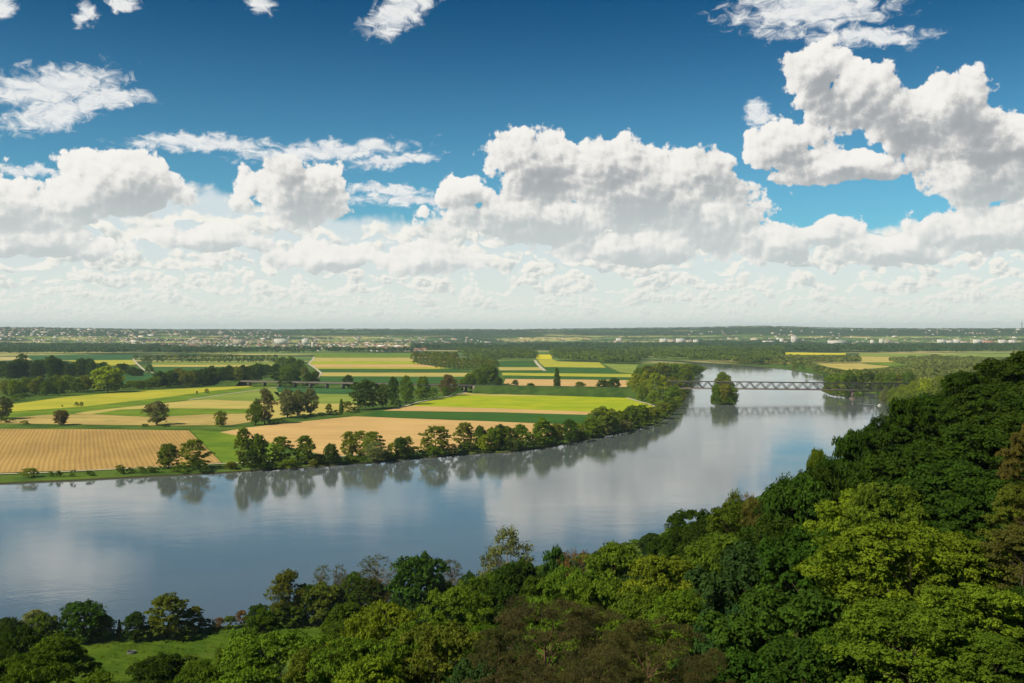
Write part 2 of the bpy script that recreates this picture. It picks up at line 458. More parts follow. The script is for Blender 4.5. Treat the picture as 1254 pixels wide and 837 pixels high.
def seg_dist(P, A):
    """distance of points P (n,2) to polyline A, with the signed side of the nearest segment"""
    best = np.full(len(P), 1e18); side = np.zeros(len(P))
    for a, b in zip(A[:-1], A[1:]):
        d = b - a; L2 = (d ** 2).sum() + 1e-9
        t = np.clip(((P - a) @ d) / L2, 0, 1)
        q = a + t[:, None] * d
        dd = ((P - q) ** 2).sum(1)
        cr = d[0] * (P[:, 1] - a[1]) - d[1] * (P[:, 0] - a[0])
        m = dd < best
        best = np.where(m, dd, best); side = np.where(m, cr, side)
    return np.sqrt(best), side
def inside(P, A):
    c = np.zeros(len(P), bool); n = len(A)
    for i in range(n):
        a, b = A[i], A[(i + 1) % n]
        if a[1] == b[1]: continue
        t = ((a[1] > P[:, 1]) != (b[1] > P[:, 1])) & (P[:, 0] < (b[0] - a[0]) * (P[:, 1] - a[1]) / (b[1] - a[1]) + a[0])
        c ^= t
    return c
SDX = [0, 45, 90, 150, 220, 265, 300, 325, 345, 400, 900]
SDH = [0, 0.3, 8, 26, 46, 59, 70, 82, 92, 99, 110]
def vnoise(x, y, s, seed=0):
    """cheap smooth value noise"""
    x = np.asarray(x, float) / s; y = np.asarray(y, float) / s
    xi = np.floor(x); yi = np.floor(y); fx = x - xi; fy = y - yi
    fx = fx * fx * (3 - 2 * fx); fy = fy * fy * (3 - 2 * fy)
    def hsh(a, b):
        v = np.sin(a * 127.1 + b * 311.7 + seed * 74.7) * 43758.5453
        return v - np.floor(v)
    return (hsh(xi, yi) * (1 - fx) + hsh(xi + 1, yi) * fx) * (1 - fy) + (hsh(xi, yi + 1) * (1 - fx) + hsh(xi + 1, yi + 1) * fx) * fy
def height(Xs, Ys):
    P = np.stack([np.asarray(Xs, float).ravel(), np.asarray(Ys, float).ravel()], 1)
    d, side = seg_dist(P, right_bank)
    inw = inside(P, poly_river)
    de, _ = seg_dist(P, np.vstack([poly_river, poly_river[:1]]))
    isl = inside(P, ISLAND)
    di, _ = seg_dist(P, np.vstack([ISLAND, ISLAND[:1]]))
    land_r = (side < 0) & ~inw
    h = np.interp(d, SDX, SDH)
    h = h + 0.42 * np.clip(P[:, 0] - 12, 0, 130) * np.interp(d, [60, 200], [0, 1])
    fade = 1 - np.clip((P[:, 1] - 330) / 330, 0, 1)
    fade = fade * fade * (3 - 2 * fade)
    z = np.where(land_r, h * fade, 0.0)
    rr = np.hypot(P[:, 0], P[:, 1])
    # far hills
    a = P[:, 0] / np.maximum(P[:, 1], 1.0)
    k = np.clip((rr - 7200) / 4300, 0, 1); k = k * k * (3 - 2 * k)
    ridge = 116 + 34 * (vnoise(P[:, 0], P[:, 1] * 0.4, 2600, 3) - 0.5) + 22 * (vnoise(P[:, 0], P[:, 1] * .5, 900, 5) - 0.5) + 20 * np.exp(-((a - 0.27) / 0.10) ** 2) + 8 * np.exp(-((a + .45) / .1) ** 2)
    fold = 26 * (vnoise(P[:, 0] * 0.6, P[:, 1], 1500, 9) - 0.5)
    z = z + np.where(P[:, 1] > 0, k * ridge + np.sin(k * math.pi) * fold, 0)
    far2 = np.clip((rr - 14000) / 6000, 0, 1)
    z = z - far2 * np.where(P[:, 1] > 0, ridge * 0.6, 0)
    # channel
    zw = np.maximum(-0.45 * de + 0.3, -4.0)
    zw = np.where(isl, np.minimum(0.5, -0.9 + 0.3 * di), zw)
    zw = np.where(inw & ~isl, np.minimum(zw, 0.3), zw)
    z = np.where(inw, zw, z)
    edge = ~inw & (de < 2.0)
    z = np.where(edge, np.minimum(z, 0.35 * de - 0.1), z)
    return z.reshape(np.shape(Xs))
def gz(x, y): return float(height(np.array([x]), np.array([y]))[0])

def build_ground():
    th = np.concatenate([np.linspace(-180, -42, 60, endpoint=False), np.linspace(-42, 42, 620), np.linspace(42, 180, 61)[1:]])
    th = np.radians(th)
    r = np.concatenate([np.geomspace(2, 250, 60), np.linspace(253, 1650, 380), np.geomspace(1660, 4200, 150), np.geomspace(4260, 15000, 90), np.geomspace(16000, 60000, 14)])
    T, RR = np.meshgrid(th, r)
    Xs = RR * np.sin(T); Ys = RR * np.cos(T)
    Z = height(Xs, Ys)
    nr, nth = Xs.shape
    V = np.stack([Xs.ravel(), Ys.ravel(), Z.ravel()], 1)
    i = np.arange((nr - 1) * (nth - 1)); a = (i // (nth - 1)) * nth + i % (nth - 1)
    Fq = np.stack([a, a + 1, a + nth + 1, a + nth], 1)[:, ::-1]
    V = np.vstack([V, [[0, 0, Z[0].mean()]]]); c = len(V) - 1
    j = np.arange(nth - 1)
    Ft = np.stack([j, j + 1, np.full(nth - 1, c)], 1)
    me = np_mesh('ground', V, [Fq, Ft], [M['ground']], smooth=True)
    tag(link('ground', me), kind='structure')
build_ground()
wx = [(-900, 255), (-100, 255), (120, 330), (700, 700), (1500, 1600), (2200, 3300), (-200, 3400), (-100, 1200), (-900, 900)]
me = np_mesh('river_water', [(-1400, 240, WZ), (2600, 240, WZ), (2600, 4300, WZ), (-1400, 4300, WZ)], np.array([[0, 1, 2, 3]]), [M['water']])
tag(link('river_water', me), kind='structure')

# ------------------------------------------------------------------ fields (outlines in photo pixels, laid on the ground)
from mathutils.geometry import tessellate_polygon
from mathutils import Vector
_fi = [0]
def sheet(name, pts, m, z=None):
    _fi[0] += 1
    z = z if z is not None else 0.06 + 0.035 * (_fi[0] % 12)
    P = [at(x, y) for x, y in pts]
    tri = tessellate_polygon([[Vector((p[0], p[1], 0)) for p in P]])
    tri = np.array(tri)
    V = np.array([(p[0], p[1], z) for p in P])
    # face up
    a = V[tri[:, 1]] - V[tri[:, 0]]; b = V[tri[:, 2]] - V[tri[:, 0]]
    up = (a[:, 0] * b[:, 1] - a[:, 1] * b[:, 0]) > 0
    tri = np.where(up[:, None], tri, tri[:, ::-1])
    return tag(link(name, np_mesh(name, V, tri, [m])), kind='structure')
def ribbon(name, pts, w, m, z=0.55):
    P = np.array([at(x, y) for x, y in pts]); n = len(P); V = []
    for i in range(n):
        d = P[min(i + 1, n - 1)] - P[max(i - 1, 0)]; d /= np.linalg.norm(d); nrm = np.array([-d[1], d[0]])
        V += [(*(P[i] + nrm * w / 2), z), (*(P[i] - nrm * w / 2), z)]
    Fq = np.array([[2*i, 2*i+1, 2*i+3, 2*i+2] for i in range(n - 1)])
    return tag(link(name, np_mesh(name, V, Fq, [m])), kind='structure')

FIELDS = [
 ('plough', [(-260,527),(0,525.5),(120,526),(231,527.5),(271,567),(200,571.5),(146,574.5),(0,579.5),(-260,588)]),
 ('grass', [(233,527.3),(269,529),(330,530),(345,560),(335,567),(273,567.5)]),
 ('tan', [(269,529.6),(304.6,524),(346,519),(409,512.7),(433.5,510.3),(504.6,513),(588,516),(694,520.3),(700,528),(609,546),(504,552.6),(414.6,559),(394,557),(355,548),(327,542),(290,534)]),
 ('dark', [(442,508.7),(469,503.4),(610,505.5),(727,508.7),(717,520),(610,516.4),(504.6,512.6)]),
 ('tan', [(469,503.3),(505,497.5),(600,500.4),(727,505),(727,508.7),(610,505.4)]),
 ('bright', [(505,497.5),(513,494),(571,483),(600,485.5),(655,485.3),(764,486.5),(801,498.5),(790,502),(751,505),(727,505),(600,500.4)]),
 ('yellowtan', [(555,485.5),(571,481.5),(600,483.3),(655,483.3),(764,484.6),(768,486.6),(655,485.4),(600,485.6),(571,484.4)]),
 ('teal', [(600,477),(638,476),(767,477),(768,482),(655,481.5),(600,481.5)]),
 ('tan', [(619,464.4),(772.5,466),(767,474.5),(638.5,473.5),(617,470)]),
 ('dark', [(615,460.3),(776,462.7),(773,466),(619,464.3)]),
 ('yellow', [(615,457),(776,458.7),(776,462.6),(615,460.2)]),
 ('dark', [(611,454),(667,453.5),(667,450),(742,450.7),(762,457.5),(615,457)]),
 ('dark', [(608,442.8),(655,443.4),(661,450),(610,450)]),
 ('yellowtan', [(610,450),(661,450),(665,453.6),(612,453.8)]),
 ('yellow', [(658,440.4),(675,440),(684,443),(734,444.3),(742,450.6),(667,449.8),(661,445)]),
 ('rape', [(657,434.5),(675,434.5),(676,439.9),(656,440)]),
 ('light', [(737,445.5),(781,447),(776,458),(759,456)]),
 ('grass', [(385,433.5),(505,433.5),(505,438.3),(384,438.3)]),
 ('yellowtan', [(384,438.4),(507,438.4),(508,443),(379,443)]),
 ('bright', [(379,443.1),(508,443.1),(515,446.5),(380,446.5)]),
 ('tan', [(380,446.6),(515,446.6),(540,450),(384,450)]),
 ('yellow', [(384,450.1),(540,450.1),(556,452.3),(388,452)]),
 ('dark', [(388,452.1),(556,452.4),(576,456.8),(394,456.3)]),
 ('yellowtan', [(394,456.4),(576,456.9),(577,461.6),(390,461)]),
 ('dark', [(390,461.1),(577,461.7),(570,470),(385,468.5)]),
 ('teal', [(340,473.5),(385,475),(432,476),(432,483),(385,482.5),(335,480)]),
 ('light', [(335,480.3),(385,482.6),(470,484),(470,494.5),(385,495),(345,490)]),
 ('yellowtan', [(345,490.3),(385,495.1),(452,494.6),(430,504),(385,507),(318,515),(318,500),(317,492.4)]),
 ('light', [(186,443),(345,443.7),(345,447),(186,447)]),
 ('yellowtan', [(186,447.1),(345,447.1),(320,449.6),(186,449.6)]),
 ('dark', [(184,449.7),(320,449.7),(250,455.4),(186,455.4)]),
 ('yellow', [(208,455.6),(245,455.6),(240,459.2),(210,459)]),
 ('teal', [(30,435.5),(163,434.5),(163,441),(100,441.4),(40,441.6)]),
 ('yellow', [(80,441.7),(163,441.1),(168,446.6),(150,448.2),(110,447.5)]),
 ('teal', [(150,460),(185,458),(202,467),(190,471),(150,471.5)]),
 ('yellow', [(17,495),(84,486),(155,480),(210,477),(263,474.5),(313,472.5),(304,474.5),(263,478.6),(200,487),(105,498),(17,504),(-60,508),(-60,500)]),
 ('grass', [(17,504.1),(105,498.1),(200,487.1),(263,478.7),(304,474.6),(334,473),(338,475.4),(290,480.6),(242,488.2),(200,493.2),(167,497.3),(109,503.7),(73,508.8),(10,511.5),(-60,513)]),
 ('yellowtan', [(90,507),(109,503.8),(167,497.5),(231,490.8),(256,489.6),(317,492.4),(318,501),(269,500.8),(200,500.6),(146,502),(111,507.6)]),
 ('light', [(231,490.6),(242,488.3),(290,480.7),(338,475.6),(340,479),(345,490),(317,492.3),(256,489.5)]),
 ('grass', [(111,507.6),(146,502.2),(180,500.8),(269,501),(308,501.2),(309,507),(252,507.6),(200,510.8),(180,511)]),
 ('stubble', [(-60,516),(0,514),(52,508.8),(100,507.6),(112,507.7),(180,511.1),(200,511),(252,507.7),(309,507.1),(309,517),(284,521),(200,521.6),(0,519),(-60,520)]),
 ('yellowtan', [(998,445.5),(1052,445.5),(1090,448.8),(1087,450),(1039,454),(1014,449.8)]),
 ('yellowtan', [(1052,436.8),(1103,437.6),(1098,444),(1055,444)]),
 ('rape', [(961,432),(1036,432.8),(1036,434.9),(961,435)]),
 ('yellowtan', [(940,442.3),(960,442.6),(969,446),(945,446)]),
 ('light', [(1052,433),(1250,434.5),(1250,437.5),(1105,437.6),(1052,436.7)]),
 ('grass', [(1056,444.2),(1098,444.2),(1130,447.5),(1090,448.7)]),
 ('light', [(1105,441),(1240,441.6),(1240,443.5),(1105,443.3)]),
]
for i_, (k, pts) in enumerate(FIELDS): sheet('field', pts, M[k])
ribbon('path', [(-260,590),(0,581.5),(60,579.6),(146,575.3),(209,572.5),(261,569.2),(300,567.5),(345,565),(414,560),(505,554),(560,550),(610,547),(690,534),(724,524)], 3.2, M['path'])
ribbon('path', [(655,441.5),(658,446),(663,451),(667,454.5)], 9, M['path'], 0.5)
ribbon('path', [(765,484.8),(767,487.5),(780,491.5),(793,495),(803,498.5)], 4, M['path'], 0.6)
ribbon('road', [(163,440),(168,446),(178,455),(190,457.5),(201,461.6),(215,466)], 6, M['path'], 0.5)
ribbon('road', [(384,437.5),(384,439.6),(378,446),(387,452),(393.5,457.4),(389,462.6),(380,468)], 6, M['path'], 0.55)
ribbon('path', [(372,462),(375,455),(373,452)], 6, M['path'], 0.5)
ribbon('path', [(231,490.3),(273,483.8),(323,477),(340,474.5)], 5, M['path'], 0.6)
ribbon('path', [(483,501.5),(513,493),(545,487),(571,481.2)], 3.5, M['path'], 0.6)
# shore meadow in the foreground
def meadow():
    pts = [(70, 836), (75, 783), (134, 778), (214, 774), (300, 767), (382, 759), (440, 752), (440, 772), (385, 800), (300, 826), (200, 850)]
    P = np.array([at(x, y) for x, y in pts])
    x0, y0 = P.min(0); x1, y1 = P.max(0)
    gx, gy = np.meshgrid(np.arange(x0, x1, 1.2), np.arange(y0, y1, 1.2))
    Z = height(gx, gy)
    Z = Z + 0.10 + 0.25 * vnoise(gx, gy, 3.0, 2) * vnoise(gx, gy, 14, 4)
    n, m = gx.shape; i = np.arange((n-1)*(m-1)); a = (i // (m-1)) * m + i % (m-1)
    Fq = np.stack([a, a+1, a+m+1, a+m], 1)
    cx = gx.ravel()[a] + 0.6; cy = gy.ravel()[a] + 0.6
    Fq = Fq[inside(np.stack([cx, cy], 1), P)]
    tag(link('meadow', np_mesh('meadow', np.stack([gx.ravel(), gy.ravel(), Z.ravel()], 1), Fq, [M['meadow']], smooth=True)), kind='structure')
meadow()
# ------------------------------------------------------------------ foliage
def leaf_b(trans=0.3, spread=0.45):
    def b(nt):
        oi = nt.nodes.new('ShaderNodeObjectInfo')
        base = X(oi.outputs['Color'])
        t = attr(nt, 'tint')                       # every leaf clump has its own shade of green
        c = vm('MULTIPLY', base, mixc(t, (1 - spread, 1 - spread * 0.9, 1 - spread * 0.6), (1 + spread * 1.1, 1 + spread * 0.9, 1 + spread * 0.4)))
        d = nt.nodes.new('ShaderNodeBsdfDiffuse'); X.put(d.inputs[0], c)
        tr = nt.nodes.new('ShaderNodeBsdfTranslucent'); X.put(tr.inputs[0], vm('MULTIPLY', c, (1.25, 1.15, 0.6)))
        m1 = nt.nodes.new('ShaderNodeMixShader'); m1.inputs[0].default_value = trans
        nt.links.new(d.outputs[0], m1.inputs[1]); nt.links.new(tr.outputs[0], m1.inputs[2])
        return m1.outputs[0]
    return b
M['leaf'] = mat('leaves', leaf_b())
def bark_b(c1, c2):
    def b(nt):
        p = geo(nt)
        return principled(nt, mixc(noise(vm('MULTIPLY', p, (4.0, 4.0, 0.8)), 1.0, 5, 0.6), c1, c2), 0.9, 0.1).outputs[0]
    return b
M['bark'] = mat('bark', bark_b((0.045, 0.035, 0.024), (0.12, 0.095, 0.065)))
M['palebark'] = mat('pale_bark', bark_b((0.16, 0.13, 0.10), (0.30, 0.25, 0.19)))
M['redbark'] = mat('pine_bark', bark_b((0.10, 0.055, 0.035), (0.20, 0.12, 0.08)))

def unit(v): return v / (np.linalg.norm(v, axis=1, keepdims=True) + 1e-9)
def leaves(cen, rad, per, size, rg, shell=0.35, flat=0.75, ori=0.8, updn=0.25, droop=0.0, aspect=0.6, lobes=0):
    """leaf quads spread over lumpy clumps; cen (n,3), rad (n,)"""
    n = len(cen); N = n * per
    if lobes:
        sub = unit(rg.normal(size=(n * lobes, 3)))
        sub[:, 2] = np.abs(sub[:, 2]) * 0.9 - 0.15
        c2 = np.repeat(cen, lobes, 0) + sub * np.repeat(rad, lobes)[:, None] * 0.75 * np.array([1, 1, flat])
        r2 = np.repeat(rad, lobes) * rg.uniform(0.28, 0.5, n * lobes)
        ti = np.repeat(rg.random(n) * 0.45, lobes) + rg.random(n * lobes) * 0.3
        per2 = max(per // lobes, 3); n2 = n * lobes; N = n2 * per2
    else:
        c2, r2, per2, n2 = cen, rad, per, n; ti = rg.random(n) * 0.6; N = n2 * per2
    d = unit(rg.normal(size=(N, 3)))
    d[:, 2] = np.where(d[:, 2] < -updn, -d[:, 2] * rg.random(N), d[:, 2])
    d = unit(d)
    rr = np.repeat(r2, per2) * (1 - shell * rg.random(N) ** 1.5)
    p = np.repeat(c2, per2, 0) + d * rr[:, None] * np.array([1, 1, flat])
    nrm = unit(d * ori + rg.normal(size=(N, 3)) * (1 - ori * 0.6) * 0.75 + np.array([0, 0, 0.25]))
    t = unit(np.cross(nrm, rg.normal(size=(N, 3)))); b = np.cross(nrm, t)
    if droop:
        t = unit(t * (1 - droop) + np.array([0, 0, -1.0]) * droop); b = unit(np.cross(nrm, t))
    s = (size * rg.uniform(0.6, 1.25, N))[:, None]
    V = np.stack([p - t * s, p + b * s * aspect, p + t * s, p - b * s * aspect], 1).reshape(-1, 3)
    Fq = np.arange(N * 4).reshape(N, 4)
    tint = np.clip(np.repeat(ti, per2) + rg.random(N) * 0.4, 0, 1)
    return V, Fq, tint

def crown_points(n, rg, prof, w=0.5, z0=0.25, z1=1.0, core=0.25, lump=0.25):
    """clump centres over an uneven crown envelope of a tree of height 1; prof(t)->relative radius"""
    out = []; rd = []
    ph = rg.random(6) * 6.28
    for i in range(n):
        t = rg.random() ** 0.85
        a = rg.random() * 6.283
        e = prof(t) * (1 + lump * math.sin(2 * a + ph[0] + 3 * t) + lump * 0.7 * math.sin(3 * a + ph[1] - 5 * t))
        rr = e * (core + (1 - core) * rg.random() ** 0.5) if rg.random() < 0.85 else e * 1.12
        out.append((w * rr * math.cos(a), w * rr * math.sin(a), z0 + (z1 - z0) * t))
        rd.append(w * (0.55 + 0.45 * e))
    return np.array(out), np.array(rd)

PROF = {
 'round': lambda t: math.sqrt(max(0.02, 1 - abs((t - 0.42) / 0.62) ** 2.3)),
 'dome': lambda t: math.sqrt(max(0.02, 1 - (t / 1.05) ** 2.4)) * (0.85 + 0.15 * min(1, t * 5)),
 'egg': lambda t: max(0.08, math.sin(math.pi * min(1, (t * 0.86 + 0.10))) ** 0.8),
 'column': lambda t: max(0.10, (min(1, t * 7 + .3)) * (1 - t ** 3.5)),
 'fan': lambda t: max(0.1, 0.35 + 0.75 * t - 0.6 * max(0, t - 0.75) * 3),
}
def make_tree(name, seed, prof='round', w=0.36, z0=0.22, nc=60, per=60, rad=0.10, size=0.012, limbs=10, trunk=0.02,
              bark='bark', sides=6, shell=0.4, flat=0.8, lobes=0, ori=0.8, core=0.3, lump=0.2, droop=0.0, aspect=0.6, leaflim=1.0):
    rg = np.random.default_rng(seed)
    cen, env = crown_points(nc, rg, PROF[prof], w, z0 + rad * 0.5, 1.0 - rad * 0.75, core, lump)
    rd = rad * rg.uniform(0.6, 1.25, nc)
    V, Fq, tint = leaves(cen, rd, per, size, rg, shell, flat, ori, lobes=lobes, droop=droop, aspect=aspect)
    crown = np_mesh(name + '_crown', V, Fq, [M['leaf']], attrs={'tint': tint})
    mb = MB()
    lean = rg.normal(size=2) * 0.02
    top = z0 + (1 - z0) * 0.6
    P = [(0, 0, -0.06)] + [(lean[0] * t * 3 * t, lean[1] * 3 * t * t, t * top) for t in (0.02, 0.15, 0.3, 0.5, 0.75, 1.0)]
    Rr = [trunk * k for k in (1.5, 1.25, 1.0, 0.9, 0.75, 0.5, 0.2)]
    mb.tube(P, Rr, sides)
    order = rg.permutation(nc)[:limbs]
    for i in order:
        c = cen[i] * np.array([leaflim, leaflim, 1.0])
        zs = max(0.08, min(c[2] - 0.30 * np.hypot(c[0], c[1]) - 0.06 * rg.random() - 0.05, top * 0.95))
        k = zs / top; s = np.array([lean[0] * 3 * k * k, lean[1] * 3 * k * k, zs])
        mid = s * 0.5 + c * 0.5 + np.array([0, 0, -0.01]) + rg.normal(size=3) * 0.012
        r0 = trunk * (1 - 0.75 * k) * 0.6
        mb.tube([s, mid, c], [r0, r0 * 0.6, r0 * 0.15], max(4, sides - 2))
    tm = mb.mesh(name + '_trunk', [M[bark]], smooth=True)
    return crown, tm

T = {}
# detailed trees for the near hillside
for i in range(4):
    T['hero%d' % i] = make_tree('near_tree', 11 + i, ['round', 'egg', 'dome', 'round'][i], 0.36, 0.20, 150, 300, 0.085, 0.0098, 26, 0.018, sides=8, lobes=10, flat=0.72, core=0.45, lump=0.16, ori=0.75, shell=0.5)
for i in range(2):   # lush maple-like crowns with big drooping leaves
    T['maple%d' % i] = make_tree('maple', 31 + i, 'round', 0.38, 0.16, 120, 260, 0.10, 0.0125, 22, 0.02, sides=8, lobes=9, flat=0.85, core=0.5, lump=0.2, ori=0.9, shell=0.3, aspect=0.75)
for i in range(2):   # pines: umbrella pads of needles
    T['pine%d' % i] = make_tree('pine', 41 + i, 'dome', 0.46, 0.42, 110, 420, 0.075, 0.0085, 30, 0.018, bark='redbark', sides=8, lobes=14, flat=0.55, core=0.4, lump=0.15, ori=0.35, shell=0.6, aspect=0.16)
for i in range(2):   # airy, sparse crowns
    T['airy%d' % i] = make_tree('airy_tree', 51 + i, 'egg', 0.30, 0.22, 130, 60, 0.075, 0.011, 60, 0.015, bark='palebark', sides=6, flat=0.8, core=0.5, ori=0.4, shell=0.9)
    T['bare%d' % i] = make_tree('bare_tree', 56 + i, 'round', 0.34, 0.30, 150, 34, 0.06, 0.009, 150, 0.020, bark='palebark', sides=5, flat=0.8, core=0.3, ori=0.4, shell=0.9)
# middle distance
for i in range(4):
    T['mid%d' % i] = make_tree('tree', 61 + i, ['round', 'egg', 'round', 'dome'][i], 0.38, 0.02, 130, 80, 0.145, 0.027, 10, 0.02, lobes=5, flat=0.95, core=0.4, lump=0.16, shell=0.5)
for i in range(3):
    T['willow%d' % i] = make_tree('willow', 71 + i, 'egg', 0.34, 0.02, 110, 90, 0.14, 0.025, 12, 0.024, lobes=5, flat=1.15, core=0.45, lump=0.25, ori=0.6, shell=0.6, droop=0.35, aspect=0.4)
for i in range(2):
    T['open%d' % i] = make_tree('open_tree', 76 + i, 'egg', 0.34, 0.03, 110, 80, 0.125, 0.025, 16, 0.018, lobes=4, flat=0.8, core=0.5, lump=0.22, shell=0.7)
T['poplar0'] = make_tree('poplar', 81, 'column', 0.15, 0.02, 130, 70, 0.085, 0.020, 6, 0.02, flat=1.2, core=0.3, lump=0.12)
T['poplar1'] = make_tree('poplar', 82, 'egg', 0.24, 0.03, 70, 70, 0.10, 0.020, 8, 0.018, lobes=4, flat=1.2, core=0.5, lump=0.15)
for i in range(3):
    T['bush%d' % i] = make_tree('bush', 91 + i, 'dome', 0.62, 0.0, 40, 80, 0.22, 0.040, 5, 0.02, lobes=4, flat=0.8, core=0.4, lump=0.3, shell=0.6)
# far
for i in range(3):
    T['far%d' % i] = make_tree('far_tree', 101 + i, ['round', 'egg', 'dome'][i], 0.40, 0.04, 34, 30, 0.16, 0.045, 3, 0.025, sides=5, flat=0.85, core=0.5, lump=0.2)
WN = {'hero': .80, 'maple': .86, 'pine': .98, 'airy': .70, 'bare': .78, 'mid': .88, 'willow': .80, 'open': .78, 'poplar0': .40, 'poplar1': .58, 'bush': 1.5, 'far': .95}
def wnorm(k):
    return WN.get(k) or WN[k.rstrip('0123456789')]
_ct = {}
ORD = 'first second third fourth fifth sixth seventh eighth ninth tenth eleventh twelfth thirteenth fourteenth fifteenth sixteenth seventeenth eighteenth nineteenth twentieth'.split()
def ordw(i):
    if i < 20: return ORD[i]
    t = {2: 'twenty', 3: 'thirty', 4: 'forty', 5: 'fifty', 6: 'sixty', 7: 'seventy', 8: 'eighty', 9: 'ninety', 10: 'hundred', 11: 'hundred-ten'}[(i + 1) // 10]
    u = (i + 1) % 10
    return {'twenty': 'twentieth', 'thirty': 'thirtieth', 'forty': 'fortieth', 'fifty': 'fiftieth', 'sixty': 'sixtieth', 'seventy': 'seventieth', 'eighty': 'eightieth', 'ninety': 'ninetieth', 'hundred': 'hundredth', 'hundred-ten': 'hundred-tenth'}[t] if u == 0 else t + '-' + ORD[u - 1]
NM = {'hero': 'broadleaf_tree', 'maple': 'broadleaf_tree', 'pine': 'pine_tree', 'airy': 'broadleaf_tree', 'bare': 'broadleaf_tree', 'mid': 'broadleaf_tree', 'willow': 'willow_tree', 'open': 'broadleaf_tree', 'poplar': 'poplar_tree', 'bush': 'bush', 'far': 'broadleaf_tree'}
CAT = {'broadleaf_tree': 'tree', 'pine_tree': 'pine', 'willow_tree': 'willow', 'poplar_tree': 'poplar', 'bush': 'bush'}
def place(kind, x, y, z, h, w, colr, label, group=None, rz=None, name=None):
    """kind without its number picks one of its forms at random"""
    if kind not in T:
        n = [k for k in T if k.rstrip('0123456789') == kind]; kind = n[random.randrange(len(n))]
    nm = name or NM[kind.rstrip('0123456789')]
    cr, tm = T[kind]
    e = empty(nm, (x, y, z), random.random() * 6.283 if rz is None else rz)
    tag(e, label, CAT[nm], group)
    s = w / wnorm(kind)
    j = random.uniform(0.88, 1.12)
    colr = tuple(c * j * random.uniform(0.93, 1.07) for c in colr)
    for n_, me in (('crown', cr), ('trunk', tm)):
        o = link(n_, me, e); o.scale = (s, s, h)
        if n_ == 'crown': o.color = (*colr, 1.0)
    return e
C = dict(dk=(0.060, 0.110, 0.011), mid=(0.115, 0.180, 0.013), lt=(0.165, 0.235, 0.020), yl=(0.235, 0.300, 0.016), ol=(0.165, 0.200, 0.022), gr=(0.165, 0.185, 0.070),
         br=(0.140, 0.115, 0.035), em=(0.038, 0.086, 0.012), pn=(0.080, 0.086, 0.032), bl=(0.036, 0.080, 0.022), rd=(0.17, 0.105, 0.035))
NEARC = {'yl': (0.135, 0.195, 0.016), 'lt': (0.098, 0.165, 0.016), 'mid': (0.078, 0.135, 0.013), 'dk': (0.034, 0.068, 0.009), 'ol': (0.105, 0.135, 0.018), 'br': (0.100, 0.100, 0.024)}  # darker greens for near crowns: cloud shade over the foreground put into leaf colour
# ------------------------------------------------------------------ trees standing on the flat land: (kind, px, top row, base row, width px, colour, label)
def flat_trees(rows, group, lab):
    """lab: label pattern with {n}; rows sorted from left to right give the ordinals"""
    rows = sorted(rows, key=lambda r: r[1]); cnt = {}; group_ = group or ''
    out = []
    for r in rows:
        kind, px, ty, by, wd, c = r[:6]
        x, y = at(px, by)
        D = y; h = (by - ty) / F * D * 1.0; w = wd / F * D * (1.14 if 'river bank' in group_ else 1.0)
        base = kind.rstrip('0123456789'); nm = NM[base]
        word = CAT[nm]
        i = cnt.get(word, 0); cnt[word] = i + 1
        tone = {'dk': 'dark green', 'mid': 'green', 'lt': 'light green', 'yl': 'yellow-green', 'ol': 'olive', 'gr': 'grey-green', 'br': 'brownish', 'em': 'deep green', 'bl': 'blue-green', 'rd': 'reddish'}.get(c, 'green')
        label = r[6] if len(r) > 6 else lab.format(n=ordw(i), w=word, tone=tone)
        z = 0.0
        out.append(place(kind, x, y, z - 0.3, h + 0.3, w, C[c], label, group))
    return out

